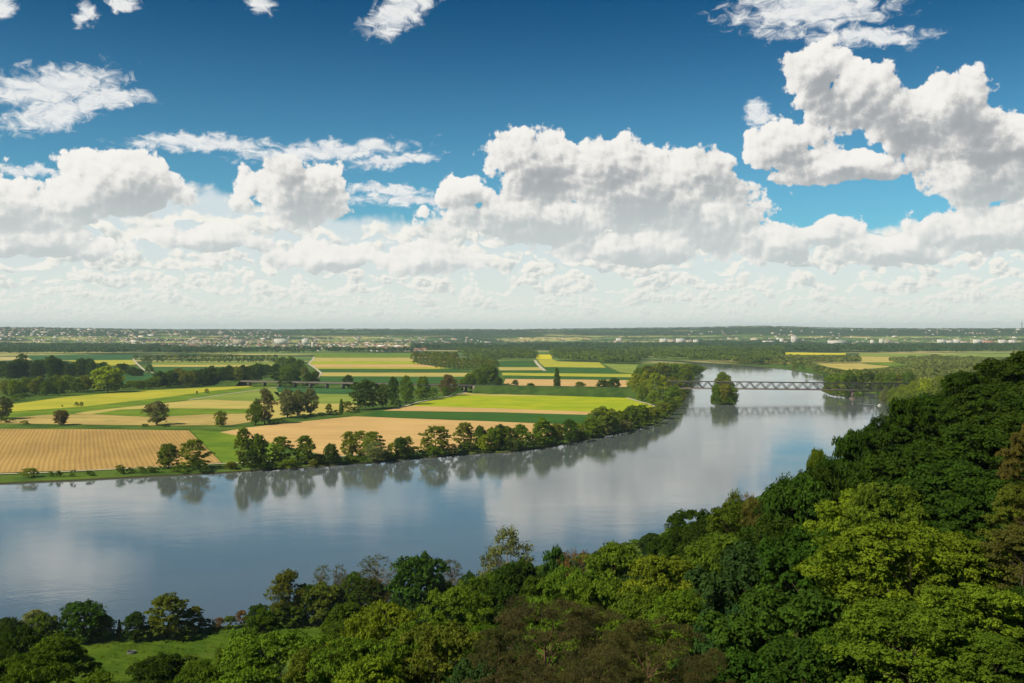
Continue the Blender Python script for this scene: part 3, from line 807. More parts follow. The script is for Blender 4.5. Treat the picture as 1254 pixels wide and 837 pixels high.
BANK = [('bush',35,573,585,22,'ol'),('bush',62,577,584,6,'mid'),('bush',109,576,583,12,'dk'),('bush',88,580,584,8,'mid'),('bush',147,569,581,14,'mid'),('bush',160,572,580,10,'dk'),('bush',172,571,580,12,'mid'),('bush',184,571,579,12,'mid'),
 ('mid',206,543,574,21,'mid'),('open1',238,536,575,31,'ol'),('bush',246,562,578,21,'dk'),('bush',222,569,578,24,'mid'),('bush',190,572,579,12,'dk'),
 ('open0',298,522,573,20,'ol'),('mid',315,531,572,23,'mid'),('bush',308,550,575,22,'dk'),('open',344,533,570,23,'mid'),('open',373,532,569,23,'mid'),('mid0',405,543,568,15,'dk'),('bush',326,555,574,18,'dk'),('bush',356,562,573,26,'mid'),('bush',384,562,571,12,'ol'),('bush',338,565,573,14,'lt'),
 ('open0',427,527,561,19,'ol'),('open1',441,526,561,19,'ol'),('open0',456,527,563,24,'ol'),('willow',460,541,565,27,'gr'),('bush',432,559,566,16,'mid'),('bush',446,560,566,12,'dk'),
 ('bush',480,541,562,12,'yl'),('mid',491,535,561,16,'dk'),('poplar1',500,534,560,13,'mid'),('poplar1',519,537,558,9,'yl'),('open1',534,520,557,32,'ol'),('bush',530,545,559,20,'mid'),('bush',554,543,557,14,'br'),
 ('open0',569,516,551,23,'ol'),('mid',588,521,552,16,'dk'),('bush',593,531,553,18,'yl'),('mid',604,523,552,17,'mid'),('mid',613,519,551,16,'dk'),('bush',575,541,554,18,'dk'),
 ('mid',620,522,551,18,'mid'),('mid',638,519,550,18,'mid'),('bush',629,536,552,16,'dk'),('bush',650,530,548,16,'mid'),('mid',664,511,546,23,'mid'),('mid',682,518,544,17,'ol'),('bush',673,531,546,20,'dk'),('mid',698,513,541,17,'dk'),('mid',709,518,539,14,'lt'),
 ('bush',716,528,540,16,'dk'),('mid',726,512,535,21,'mid'),('mid',739,498,531,27,'ol'),('willow',751,512,530,16,'lt'),('bush',743,520,532,14,'gr'),('mid',761,503,527,17,'mid'),('mid',773,496,524,18,'mid'),('mid',786,495,521,19,'mid'),('bush',764,514,528,24,'gr'),('bush',780,510,524,18,'mid'),('mid',798,498,518,17,'ol')]
_r = random.Random(21)
for i in range(46):
    px = 286 + i * 11.6 + _r.uniform(-4, 4); wl = float(np.interp(px, [270, 340, 400, 460, 520, 560, 620, 660, 700, 735, 770, 815], [576, 571, 567.5, 563, 557.5, 554, 551, 546, 539, 532, 525, 509]))
    hh = _r.uniform(5, 12); BANK.append(('bush' if i % 3 else 'mid', px, wl - hh, wl - _r.uniform(-0.5, 1.0), hh * _r.uniform(1.2, 1.9), _r.choice(['mid', 'ol', 'dk', 'lt', 'mid'])))
flat_trees(BANK, 'trees and bushes along the far river bank', '{tone} {w} on the far river bank by the fields, {n} from left')

POINT = [('mid',811,492,512,17,'ol'),('mid',820,486,507,17,'mid'),('poplar1',772,463,486,13,'yl'),('poplar1',780,457,487,16,'yl'),('poplar1',791,455,489,18,'yl'),('poplar1',802,456,490,18,'yl'),('poplar1',812,459,490,16,'yl'),
 ('mid',825,472,497,17,'mid'),('mid',833,478,494,14,'ol'),('willow',800,478,497,16,'lt'),('mid',835,464,485,18,'mid'),('mid',822,461,482,18,'ol'),('mid',795,447,472,22,'ol'),('mid',810,444,468,22,'ol'),('mid',826,445,468,20,'mid'),('mid',841,452,474,16,'mid'),
 ('mid',840,445,464,18,'ol'),('mid',850,446,460,15,'mid'),('mid',857,448,456,10,'mid'),('mid',783,450,475,18,'mid'),('mid',830,486,500,12,'lt'),('bush',810,497,512,16,'lt'),('mid',818,449,463,16,'ol'),('mid',832,446,458,16,'mid'),('bush',846,460,468,10,'dk'),('bush',825,495,503,10,'dk'),('willow',786,470,492,14,'lt')]
flat_trees(POINT, 'trees on the wooded point by the bridge', '{tone} {w} on the wooded point left of the bridge, {n} from left')

HEDGE = [('willow0',324,476,520,22,'gr'),('willow1',313,492,521,20,'mid'),('willow2',352,476,512,24,'gr'),('willow1',366,477,510,20,'gr'),('willow0',380,476,509,21,'gr'),('bush',357,491,512,26,'dk'),
 ('bush',337,513,518,14,'dk'),('bush',346,512,517,12,'dk'),('bush',371,507,513,12,'dk'),('bush',383,506,511,12,'mid'),('bush',394,505,510,12,'dk'),('bush',412,502,508,12,'dk'),('bush',433,498,505,14,'dk'),('bush',330,514,520,12,'dk'),
 ('open0',403,494,509,9,'ol'),('poplar0',418,489,508,6,'mid'),('bush',424,491,506,16,'ol'),('mid2',447,465,502,31,'dk'),('willow1',469,470,500,19,'mid'),('mid1',482,461,494,15,'dk'),('willow2',498,460,496,18,'mid'),('bush',484,488,498,18,'dk'),
 ('mid',518,461,490,16,'mid'),('bush',512,476,491,12,'lt'),('bush',530,474,488,14,'mid'),('willow0',548,459,485,20,'br'),('bush',545,473,487,13,'mid'),('mid',426,459,476,13,'dk'),('bush',558,474,483,10,'dk')]
flat_trees(HEDGE, 'trees along the hedgerow between the fields', '{tone} {w} in the hedgerow between the fields, {n} {w} from left')

SOLO = [('mid0',74,502,521,17,'br','small round brownish tree standing alone in the stubble field near the ploughed field'),
 ('willow2',2,485,514,27,'gr','grey-green willow at the left edge above the ploughed field'),
 ('willow1',192,491,521,28,'gr','broad grey-green willow standing alone on the green strip above the ploughed field'),
 ('mid2',270,503,523,13,'lt','small light green tree standing alone on the grass strip beside the lone willow'),
 ('bush',94,492,498,6,'dk','left one of two tiny dark bushes in the yellow field'),
 ('bush',99.5,492,498,6,'dk','right one of two tiny dark bushes in the yellow field'),
 ('bush',76,496,498.5,3,'dk','tiniest bush in the green strip near the twin bushes'),
 ('bush',241,479,483,3.4,'dk','tiny dark bush left of a larger bush in the green strip'),
 ('bush',253.5,476,482,6.5,'dk','small round dark bush in the green strip near the pale track'),
 ('poplar0',682,451,482.5,8,'dk','tall slim dark poplar standing alone behind the bright green field'),
 ('open1',710,467,484,17,'mid','small spreading tree between the slim poplar and a broad dark tree'),
 ('mid0',739,465,483,16,'dk','left half of a broad dark pair of trees behind the bright green field'),
 ('mid2',752,463,483.5,16,'dk','right half of a broad dark pair of trees behind the bright green field'),
 ('mid',650,469,482.5,10,'dk','small dark rounded tree between the slim poplar and the field-edge thicket'),
 ('bush',8,512,518,20,'dk','low dark scrub beside the left willow'),
 ('bush',30,515,519.5,14,'mid','low scrub left of the small round brownish tree'),
 ('bush',178,519,523,10,'dk','low dark scrub at the foot of the lone willow, on its left'),
 ('bush',202,519,523,12,'dk','low dark scrub at the foot of the lone willow, on its right')]
flat_trees(SOLO, None, '{n}')
THICK = [('mid',575,457,477,14,'mid'),('mid',586,452,475,16,'mid'),('mid',596,446,472,19,'mid'),('mid',604,449,472,13,'dk'),('mid',591,461,480,12,'dk'),('mid0',611,462,480,11,'dk'),('bush',600,470,480,12,'dk'),('open0',631,465,476,9,'dk'),('bush',622,469,480,9,'mid'),('bush',580,472,480,14,'mid'),('bush',629,474,480,9,'dk'),('mid',567,464,480,11,'mid')]
flat_trees(THICK, 'thicket behind the bright green field', '{tone} {w} in the thicket left of the slim poplar, {n} {w} from left')

rg = random.Random(5)
PLANT = []
for i in range(13): PLANT.append(('poplar1', 507 + i * 4.6 if i < 6 else 533 + (i-6) * 4.2, 430 + (i % 3), 446.5 + i * 0.25, 9.5, rg.choice(['ol','mid','ol'])))
for i in range(14): PLANT.append(('poplar1', 534 + i * 5.6, 436 + rg.random() * 2 + i * 0.25, 451.5 + i * 0.3, 9, rg.choice(['ol','ol','mid'])))
flat_trees(PLANT, 'plantation wood beside the strip fields', '{tone} {w} in the even plantation beyond the hedgerow, {n} {w} from left')
ROWT = [('far', 176 + i * 7.6 + rg.random() * 2, 433.5 + rg.random() * 1.5, 444.5, 8.5, rg.choice(['mid', 'dk', 'ol'])) for i in range(22)]
flat_trees(ROWT, 'long row of trees beyond the dark green field', '{tone} {w} in the long far row beyond the grove, {n} from left')
GROVE = []
for i in range(24):
    t = i / 23; px = 196 + t * 118 + rg.uniform(-2, 2); by = 476 - 5.5 * t + rg.uniform(-2.5, 0)
    GROVE.append(('mid', px, by - rg.uniform(17, 24), by, rg.uniform(11, 15), rg.choice(['dk', 'mid', 'dk', 'ol'])))
for (px, ty, by, w) in [(160,466,476,14),(172,466,477,14),(182,464,476,13),(190,461,476,15),(250,452,468,13),(265,450,466,14),(280,449,465,14),(295,450,464,15),(310,447,463,15),(325,446,462,15)]:
    GROVE.append(('mid', px, ty, by, w, rg.choice(['dk', 'mid', 'dk'])))
flat_trees(GROVE, 'grove beyond the yellow field', '{tone} {w} in the dark grove beyond the yellow field, {n} from left')
CLUMP = [('mid',345,437,455,15,'mid'),('mid',356,436,457,17,'mid'),('mid',366,440,462,15,'mid'),('mid',350,448,470,16,'mid'),('mid',361,452,473,15,'dk'),('mid',373,448,466,10,'ol'),('mid',386,454,474,11,'mid'),('mid',379,456,475,12,'dk'),('bush',345,463,475,12,'dk'),('bush',354,464,475,10,'dk'),('mid',337,445,468,14,'dk'),('bush',371,465,475,8,'mid')]
flat_trees(CLUMP, 'clump of trees by the white track', '{tone} {w} in the clump beside the bent white track, {n} from left')
WOODL = []
for i in range(17):
    t = i / 16; px = 8 + t * 108 + rg.uniform(-2, 2); by = 487 - 5 * t + rg.uniform(-4, 1)
    WOODL.append(('willow' if i % 2 else 'mid', px, by - rg.uniform(18, 23), by, rg.uniform(12, 16), rg.choice(['ol', 'mid', 'lt', 'ol'])))
WOODL += [('mid2',132,448,481,31,'yl'),('mid1',119,451,479,14,'yl'),('mid',142,458,480,18,'mid'),('bush',20,483,491,16,'mid'),('bush',30,481,490,14,'mid'),('bush',150,470,477,12,'dk')]
flat_trees(WOODL, 'sunlit wood at the left edge of the yellow field', '{tone} {w} in the sunlit wood by the yellow field, {n} from left')
DARKW = []
for i in range(24):
    px = -4 + i * 5.6 + rg.uniform(-2, 2); by = rg.uniform(459, 467)
    top = 441 + 3 * math.sin(i * 0.9) + (-4 if 9 <= i <= 12 else 0) + rg.uniform(-1, 2)
    DARKW.append(('mid', px, top, by, rg.uniform(13, 18), 'dk'))
DARKW += [('mid',150,445,460,16,'dk'),('mid',162,449,461,14,'dk'),('mid',171,452,461,10,'dk'),('mid',27,433,452,11,'mid'),('far',166,434,441,8,'mid'),('far',183,446,458,12,'dk'),('far',180,436,444,8,'mid')]
flat_trees(DARKW, 'dark wood at the left', '{tone} {w} in the dark wood behind the sunlit wood, {n} from left')
ISL = [('mid',877,470,495,13,'mid'),('mid',887,470,495.3,14,'ol'),('mid',897,473,495,12,'mid'),('bush',902,484,494.5,8,'dk'),('bush',873,483,495,9,'mid'),('bush',882,486,495.6,12,'dk'),('bush',892,486,495.6,12,'mid'),('mid',882,463,486,13,'ol'),('mid',892,465,486,12,'lt'),('mid',883,457,478,11,'lt'),('mid',891,459,478,9,'ol'),('mid',879,463,480,9,'mid'),('mid',885,455,471,9,'lt'),('mid',888,458,469,7,'br'),('mid',896,468,485,8,'dk')]
flat_trees(ISL, 'trees on the river island', '{tone} {w} on the small river island, {n} {w} from left')
RB = [('mid',1016,459,482,12,'mid'),('mid',1025,457,483,13,'lt'),('mid',1035,456,484,13,'mid'),('mid',1045,457,484.5,12,'dk'),('bush',1020,470,483.5,12,'lt'),('bush',1031,470,485,12,'yl'),('mid',1040,452,478,14,'mid'),('mid',1052,453,480,13,'mid'),('bush',1056,474,484,6,'ol'),('bush',1074,476,484,4,'dk'),
 ('bush',1050,480,486,5,'mid'),('bush',1010,473,480.5,9,'mid'),('bush',1014,477,483,8,'ol'),('bush',1037,477,485.6,10,'dk'),('bush',1026,477,484.6,9,'mid'),
 ('mid',1065,455,478,14,'dk'),('mid',1078,456,480,14,'mid'),('mid',1090,455,482,14,'mid'),('mid',1100,456,482,14,'ol'),('mid',1112,454,483,14,'mid'),
 ('willow',1084,477,496,12,'gr'),('bush',1081,482,494,12,'ol'),('willow',1094,475,499,15,'lt'),('willow',1106,471,501,18,'lt'),('bush',1092,487,499,14,'lt'),('willow',1120,466,502,20,'lt'),('mid',1135,463,503,20,'yl'),('willow',1150,461,504,20,'lt'),('mid',1166,463,505,18,'lt'),('willow',1112,481,503,16,'lt'),('willow',1128,478,506,18,'lt')]
flat_trees(RB, 'trees on the right bank by the bridge', '{tone} {w} on the shore right of the bridge, {n} {w} from left')
SUNK = [('bush',961,445,449,5,'dk'),('bush',972,446,454,6,'ol'),('bush',976,444,452,5,'mid'),('bush',988,459,463.5,4.6,'ol'),('bush',1003,456,460,4,'ol'),('bush',1009,458,462.5,3.5,'dk'),('bush',997,461,466,3.5,'ol'),('bush',1001,462,467,4,'mid'),('bush',984,448,454,7,'mid')]
flat_trees(SUNK, 'half flooded bushes in the side channel', 'small {tone} {w} standing in water beyond the bridge, {n} from left')

# ------------------------------------------------------------------ woods too far off to count
def woods(name, polys, n_per_ha, hs, ws, cols, label, quads=34, sz=0.17, zfun=None):
    rgn = np.random.default_rng(len(polys) * 31 + int(n_per_ha * 7))
    Ps = []; Cs = []
    for pts, dens in polys:
        A = np.array([at(x, y) for x, y in pts])
        x0, y0 = A.min(0); x1, y1 = A.max(0)
        n = int((x1 - x0) * (y1 - y0) / 1e4 * n_per_ha * dens)
        P = rgn.random((n, 2)) * (x1 - x0, y1 - y0) + (x0, y0)
        P = P[inside(P, A)]
        dd, _ = seg_dist(P, np.vstack([poly_river, poly_river[:1]]))
        P = P[~inside(P, poly_river) & (dd > 6)]
        Ps.append(P)
    P = np.vstack(Ps); n = len(P)
    Hh = rgn.uniform(*hs, n) * (0.8 + 0.4 * vnoise(P[:, 0], P[:, 1], 90, 3)); Wd = rgn.uniform(*ws, n)
    Z = height(P[:, 0], P[:, 1])
    d = unit(rgn.normal(size=(n * quads, 3))); d[:, 2] = np.where(d[:, 2] < -0.3, -d[:, 2], d[:, 2])
    rr = rgn.uniform(0.72, 1.12, n * quads)
    p = d * rr[:, None]
    H_ = np.repeat(Hh, quads); W_ = np.repeat(Wd, quads)
    p = p * np.stack([W_ * .5, W_ * .5, H_ * .42], 1) + np.stack([np.repeat(P[:, 0], quads), np.repeat(P[:, 1], quads), np.repeat(Z, quads) + H_ * 0.56], 1)
    nr = unit(d + rgn.normal(size=d.shape) * 0.35); t = unit(np.cross(nr, rgn.normal(size=d.shape))); b = np.cross(nr, t)
    s = (np.sqrt(H_ * W_) * sz * rgn.uniform(0.7, 1.3, len(H_)))[:, None]
    V = np.stack([p - t * s, p - b * s * .7, p + t * s, p + b * s * .7], 1).reshape(-1, 3)
    Fq = np.arange(len(V)).reshape(-1, 4)
    tint = np.clip(np.repeat(np.clip(vnoise(P[:, 0], P[:, 1], 140, 8) * 0.7 + rgn.random(n) * 0.5 - 0.1, 0, 1), quads) * 0.8 + rgn.random(len(H_)) * 0.2, 0, 1)
    o = link(name, np_mesh(name, V, Fq, [M['leaf']], attrs={'tint': tint}))
    o.color = (*cols, 1)
    tag(o, label, 'wood', kind='stuff')
    print(name, n)
woods('woodland', [
  ([(605,431),(640,431),(655,434),(657,441),(605,441)],1),([(674,431),(700,430),(735,434),(735,443.3),(690,443.3),(676,438)],1),([(733,434),(780,431),(790,437),(780,446.5),(737,446)],1),
  ([(770,430),(860,428),(860,441.5),(800,440.5),(780,443)],1),([(855,428),(960,428),(958,441),(940,446),(925,447.5),(870,443.5),(840,441.5)],1),
  ([(560,430),(610,430),(610,441),(575,441)],1),([(578,441),(606,441),(605,449),(590,448)],1)],
  26, (15, 22), (17, 24), (0.095, 0.150, 0.020), 'dense green wood stretching beyond the strip fields to the river', 30)
woods('shore_woodland', [
  ([(900,441),(955,443),(962,447.5),(900,446)],1.2),([(950,439.5),(1040,440),(1052,441),(1052,445),(998,446),(975,449.5),(966,446.5),(960,443),(950,442)],1),
  ([(975,452),(1014,457),(1045,461.5),(1085,458),(1120,453),(1200,450),(1254,452),(1300,470),(1200,490),(1120,490),(1075,479),(1058,479),(1014,461),(1000,457)],0.9),
  ([(1090,443),(1140,440),(1250,445),(1254,452),(1200,451),(1110,450)],1)],
  30, (11, 17), (14, 20), (0.150, 0.185, 0.040), 'light green riverside wood behind the right end of the bridge', 40)
woods('far_forest', [
  ([(-60,424.5),(130,424.5),(220,427),(220,432.5),(130,434),(-60,434)],1),([(200,428.5),(300,430),(305,434),(200,434)],1),
  ([(300,430),(345,429),(420,430),(505,430.5),(505,433),(420,433),(300,433.5)],.5),([(505,424),(640,425),(640,431),(560,430),(505,429)],.8),([(640,423),(960,423),(960,428.5),(640,431)],.8),
  ([(960,425),(1254,424),(1320,424),(1320,432),(1050,432.5),(960,431.5)],1),([(840,420),(1000,422),(960,426),(840,425)],.6)],
  9, (16, 24), (26, 38), (0.050, 0.100, 0.026), 'dark far forest belts between the fields and the town', 24)
woods('town_greenery', [([(-60,414),(1320,414),(1320,424),(-60,424.5)],1)],
  0.55, (12, 18), (40, 80), (0.055, 0.100, 0.030), 'belts of distant trees among the houses of the far towns', 22, 0.12)

_b = [(-260, 602), (0, 588), (100, 584), (200, 579), (270, 575.5), (340, 570.5), (400, 567), (460, 562.5), (520, 557), (560, 553.5), (620, 550.5), (660, 545.5), (700, 538.5), (735, 531.5), (770, 524.5), (800, 516.5), (818, 506)]
woods('riverside_scrub', [([(x, y + 2.6) for x, y in _b] + [(x, y - 1.2) for x, y in _b[::-1]], 1)], 190, (1.2, 4.2), (2.5, 6.0), (0.075, 0.105, 0.022), 'tangled low scrub and reeds along the far bank waterline', 26)
_n = [(560, 725.5), (650, 700.5), (750, 675.5), (850, 641), (950, 601), (1050, 556), (1106, 521)]
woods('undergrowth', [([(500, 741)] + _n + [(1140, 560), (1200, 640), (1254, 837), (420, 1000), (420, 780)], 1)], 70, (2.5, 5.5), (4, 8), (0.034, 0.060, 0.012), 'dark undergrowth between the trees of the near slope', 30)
woods('tall_grass', [([(78, 834), (80, 784), (134, 780), (214, 775), (300, 768), (382, 760), (436, 753), (436, 771), (383, 798), (300, 824), (200, 846)], 1)], 1600, (0.2, 0.75), (0.8, 2.4), (0.085, 0.140, 0.014), 'tussocks of longer grass scattered over the shore meadow', 10, 0.2)
# ------------------------------------------------------------------ near hillside: (kind, px, top row, width px, distance, colour, label)
NEAR = [
 # shore row behind the meadow
 ('mid',8,757,46,285,'dk'),('open0',42,746,34,300,'gr'),('mid2',54,752,30,295,'mid'),('mid2',101,736,48,300,'em'),('mid0',126,753,26,302,'mid'),('bush',144,770,14,306,'rd'),('poplar0',146,759,5,306,'mid'),('mid1',165,749,25,300,'dk'),('bush',180,765,16,303,'dk'),
 ('open1',205,726,50,304,'ol'),('bush',192,752,26,306,'dk'),('bush',226,760,22,307,'dk'),('open0',238,742,26,310,'ol'),('bush',252,757,22,312,'mid'),('bush',268,756,20,313,'rd'),('bush',282,754,20,314,'mid'),('bush',295,748,18,316,'rd'),('mid0',317,740,24,312,'dk'),('bush',304,752,20,314,'ol'),
 ('willow0',353,699,42,318,'ol'),('mid2',350,738,36,316,'mid'),('mid0',376,716,30,318,'dk'),('mid2',396,714,40,318,'ol'),('bare1',394,691,24,326,'ol'),('bare0',416,690,22,330,'br'),('mid',412,722,36,322,'dk'),('mid1',432,700,32,324,'mid'),
 ('bare0',462,679,60,320,'br'),('mid0',452,709,44,318,'dk'),('bush',478,716,34,318,'br'),('mid0',515,678,66,300,'em'),('bare1',553,684,36,322,'br'),('mid0',576,700,30,315,'bl'),('mid',545,712,40,300,'dk'),('bare0',420,700,20,322,'br'),
 ('airy0',622,643,62,255,'gr'),('airy1',606,668,40,258,'gr'),('mid1',682,667,42,250,'em'),('bare0',706,671,60,245,'rd'),('bush',700,690,50,240,'rd'),('mid2',600,700,50,260,'mid'),
 # meadow side, lower left
 ('hero1',322,743,48,200,'mid'),('bush1',300,765,56,200,'lt'),('hero0',22,766,66,190,'dk'),('hero1',68,775,84,150,'mid'),('hero2',-18,790,90,140,'dk'),('hero0',38,800,90,112,'mid'),('hero3',112,822,100,92,'lt'),('hero2',196,800,92,130,'dk'),('hero1',246,806,78,120,'mid'),
 ('hero0',335,776,140,98,'lt'),('hero2',282,790,80,115,'mid'),('hero3',390,790,100,92,'ol'),('hero1',428,735,78,165,'mid'),('hero3',470,735,104,112,'yl'),('hero0',425,780,110,88,'lt'),('hero2',505,760,104,96,'lt'),('hero1',455,800,130,70,'yl'),
 ('hero3',560,712,92,135,'lt'),('hero0',545,760,104,90,'ol'),('hero1',592,760,80,100,'mid'),('maple1',575,808,84,66,'bl'),('hero2',632,682,86,170,'em'),('hero0',600,700,66,180,'mid'),('hero2',665,700,80,165,'mid'),
 ('pine0',664,722,176,78,'pn'),('pine1',610,765,120,70,'pn'),('pine0',740,735,110,80,'pn'),('pine1',800,757,190,66,'pn'),('pine0',720,785,150,60,'pn'),('pine1',640,800,150,56,'pn'),('pine0',862,790,110,62,'pn'),
 ('hero3',700,690,96,130,'lt'),('hero1',755,661,96,145,'lt'),('hero0',735,705,90,125,'lt'),('hero3',812,676,110,118,'yl'),('hero2',790,715,96,105,'lt'),('hero1',835,720,110,98,'lt'),('hero0',872,640,90,145,'dk'),('hero2',815,652,60,180,'dk'),('hero0',848,622,70,175,'dk'),
 ('hero3',885,650,100,118,'lt'),('hero0',902,612,84,140,'mid'),('hero1',922,606,56,138,'br'),('bare1',914,600,26,142,'rd'),('hero3',880,700,84,110,'ol'),
 ('airy0',962,578,66,112,'em'),('maple0',975,584,100,108,'em'),('maple1',1004,570,76,112,'dk'),('hero2',955,625,110,100,'dk'),('maple1',930,665,150,88,'bl'),('maple0',985,650,120,84,'em'),('maple1',960,720,170,70,'em'),('maple0',905,745,120,76,'bl'),('maple1',1005,775,150,60,'em'),('maple0',925,800,140,62,'em'),
 ('hero1',1050,596,120,92,'yl'),('hero3',1085,585,110,88,'lt'),('hero0',1100,640,190,70,'yl'),('hero3',1040,660,120,78,'lt'),('hero1',1165,650,130,72,'yl'),('hero0',1190,715,140,60,'yl'),('hero3',1110,735,190,58,'lt'),('hero1',1215,775,110,56,'mid'),('hero2',1040,760,110,60,'mid'),
 # the dark wood on the right
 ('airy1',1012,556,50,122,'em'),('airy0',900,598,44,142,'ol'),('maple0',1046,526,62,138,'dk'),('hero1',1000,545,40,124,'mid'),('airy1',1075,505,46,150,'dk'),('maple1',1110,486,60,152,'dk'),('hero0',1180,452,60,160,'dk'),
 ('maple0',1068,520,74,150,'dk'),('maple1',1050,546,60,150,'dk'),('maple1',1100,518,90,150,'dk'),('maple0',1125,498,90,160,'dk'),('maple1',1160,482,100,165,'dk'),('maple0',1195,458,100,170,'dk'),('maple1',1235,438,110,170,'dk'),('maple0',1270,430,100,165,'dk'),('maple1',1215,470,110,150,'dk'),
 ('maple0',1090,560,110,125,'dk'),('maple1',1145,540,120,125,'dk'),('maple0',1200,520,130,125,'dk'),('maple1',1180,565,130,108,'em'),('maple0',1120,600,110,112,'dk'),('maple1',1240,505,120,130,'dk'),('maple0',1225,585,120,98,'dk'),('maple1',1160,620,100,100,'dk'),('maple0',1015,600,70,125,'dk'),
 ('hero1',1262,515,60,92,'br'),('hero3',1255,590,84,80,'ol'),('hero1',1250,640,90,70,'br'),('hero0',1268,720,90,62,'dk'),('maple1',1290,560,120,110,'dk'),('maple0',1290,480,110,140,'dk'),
]
TONE = {'dk': 'dark green', 'mid': 'green', 'lt': 'fresh green', 'yl': 'bright yellow-green', 'ol': 'olive', 'gr': 'grey-green', 'br': 'brownish', 'em': 'deep green', 'bl': 'blue-green', 'rd': 'reddish', 'pn': 'dark dull green'}
def near_label(kind, px, ty, c, used):
    k = kind.rstrip('0123456789')
    what = {'hero': 'leafy tree', 'maple': 'dense big-leaved tree', 'pine': 'flat-topped pine', 'airy': 'airy half-bare tree', 'bare': 'nearly leafless tree', 'mid': 'tree', 'open': 'spreading tree', 'willow': 'feathery willow', 'poplar': 'slim young tree', 'bush': 'low bush'}[k]
    if ty > 690 and px < 330 and px > -20 and k in ('mid', 'open', 'bush', 'poplar', 'willow'): where = 'on the shore behind the meadow'
    elif px < 600 and k in ('mid', 'open', 'bush', 'bare', 'willow') or (k == 'maple' and px < 560): where = 'in the shore row between meadow and pines'
    elif px < 260: where = 'at the foot of the meadow'
    elif px < 600: where = 'on the slope right of the meadow'
    elif k == 'pine': where = 'at the bottom of the slope view'
    elif px < 900: where = 'on the slope beyond the pines'
    elif ty < 560 or c == 'dk': where = 'in the dark wood on the right'
    else: where = 'on the right slope below the dark wood'
    return TONE[c] + ' ' + what + ' ' + where
for i in range(30):
    t = i / 29; px = 585 + t * 330; base = np.interp(px, [560, 650, 750, 850, 950], [725, 700, 675, 640, 600]) + 14
    D = CAMZ * F / (base - HY); NEAR.append((('mid', 'mid', 'bush')[i % 3], px + rg.uniform(-4, 4), base - rg.uniform(10, 17) * 330 / D * 1.6, rg.uniform(24, 34) * 330 / D, D, rg.choice(['mid', 'dk', 'lt', 'ol'])))
labs = {}
for r in NEAR:
    labs.setdefault(near_label(r[0], r[1], r[2], r[5], None), []).append(r)
for lab, rows in labs.items():
    rows.sort(key=lambda r: (r[1], r[2]))
    for i, (kind, px, ty, wd, D, c) in enumerate(rows):
        x, y = at_d(px, D)
        ztop = CAMZ - (ty - HY) / F * D
        g0 = gz(x, y)
        w = wd / F * D * 1.06
        k = kind.rstrip('0123456789')
        h = ztop - g0
        if k in ('hero', 'maple', 'airy', 'pine'):
            lo = 0.95 * w if k != 'pine' else 0.8 * w
            h2 = min(max(h, lo), w * 2.3 + 4)
        else: h2 = max(h, 0.5 * w)
        zb = ztop - h2
        if zb > g0: zb = g0; h2 = ztop - g0
        label = lab if len(rows) == 1 else lab + ', ' + ordw(i) + ' from left'
        place(kind, x, y, zb, h2, w, NEARC.get(c, C[c]), label, 'trees on the near hillside and shore')
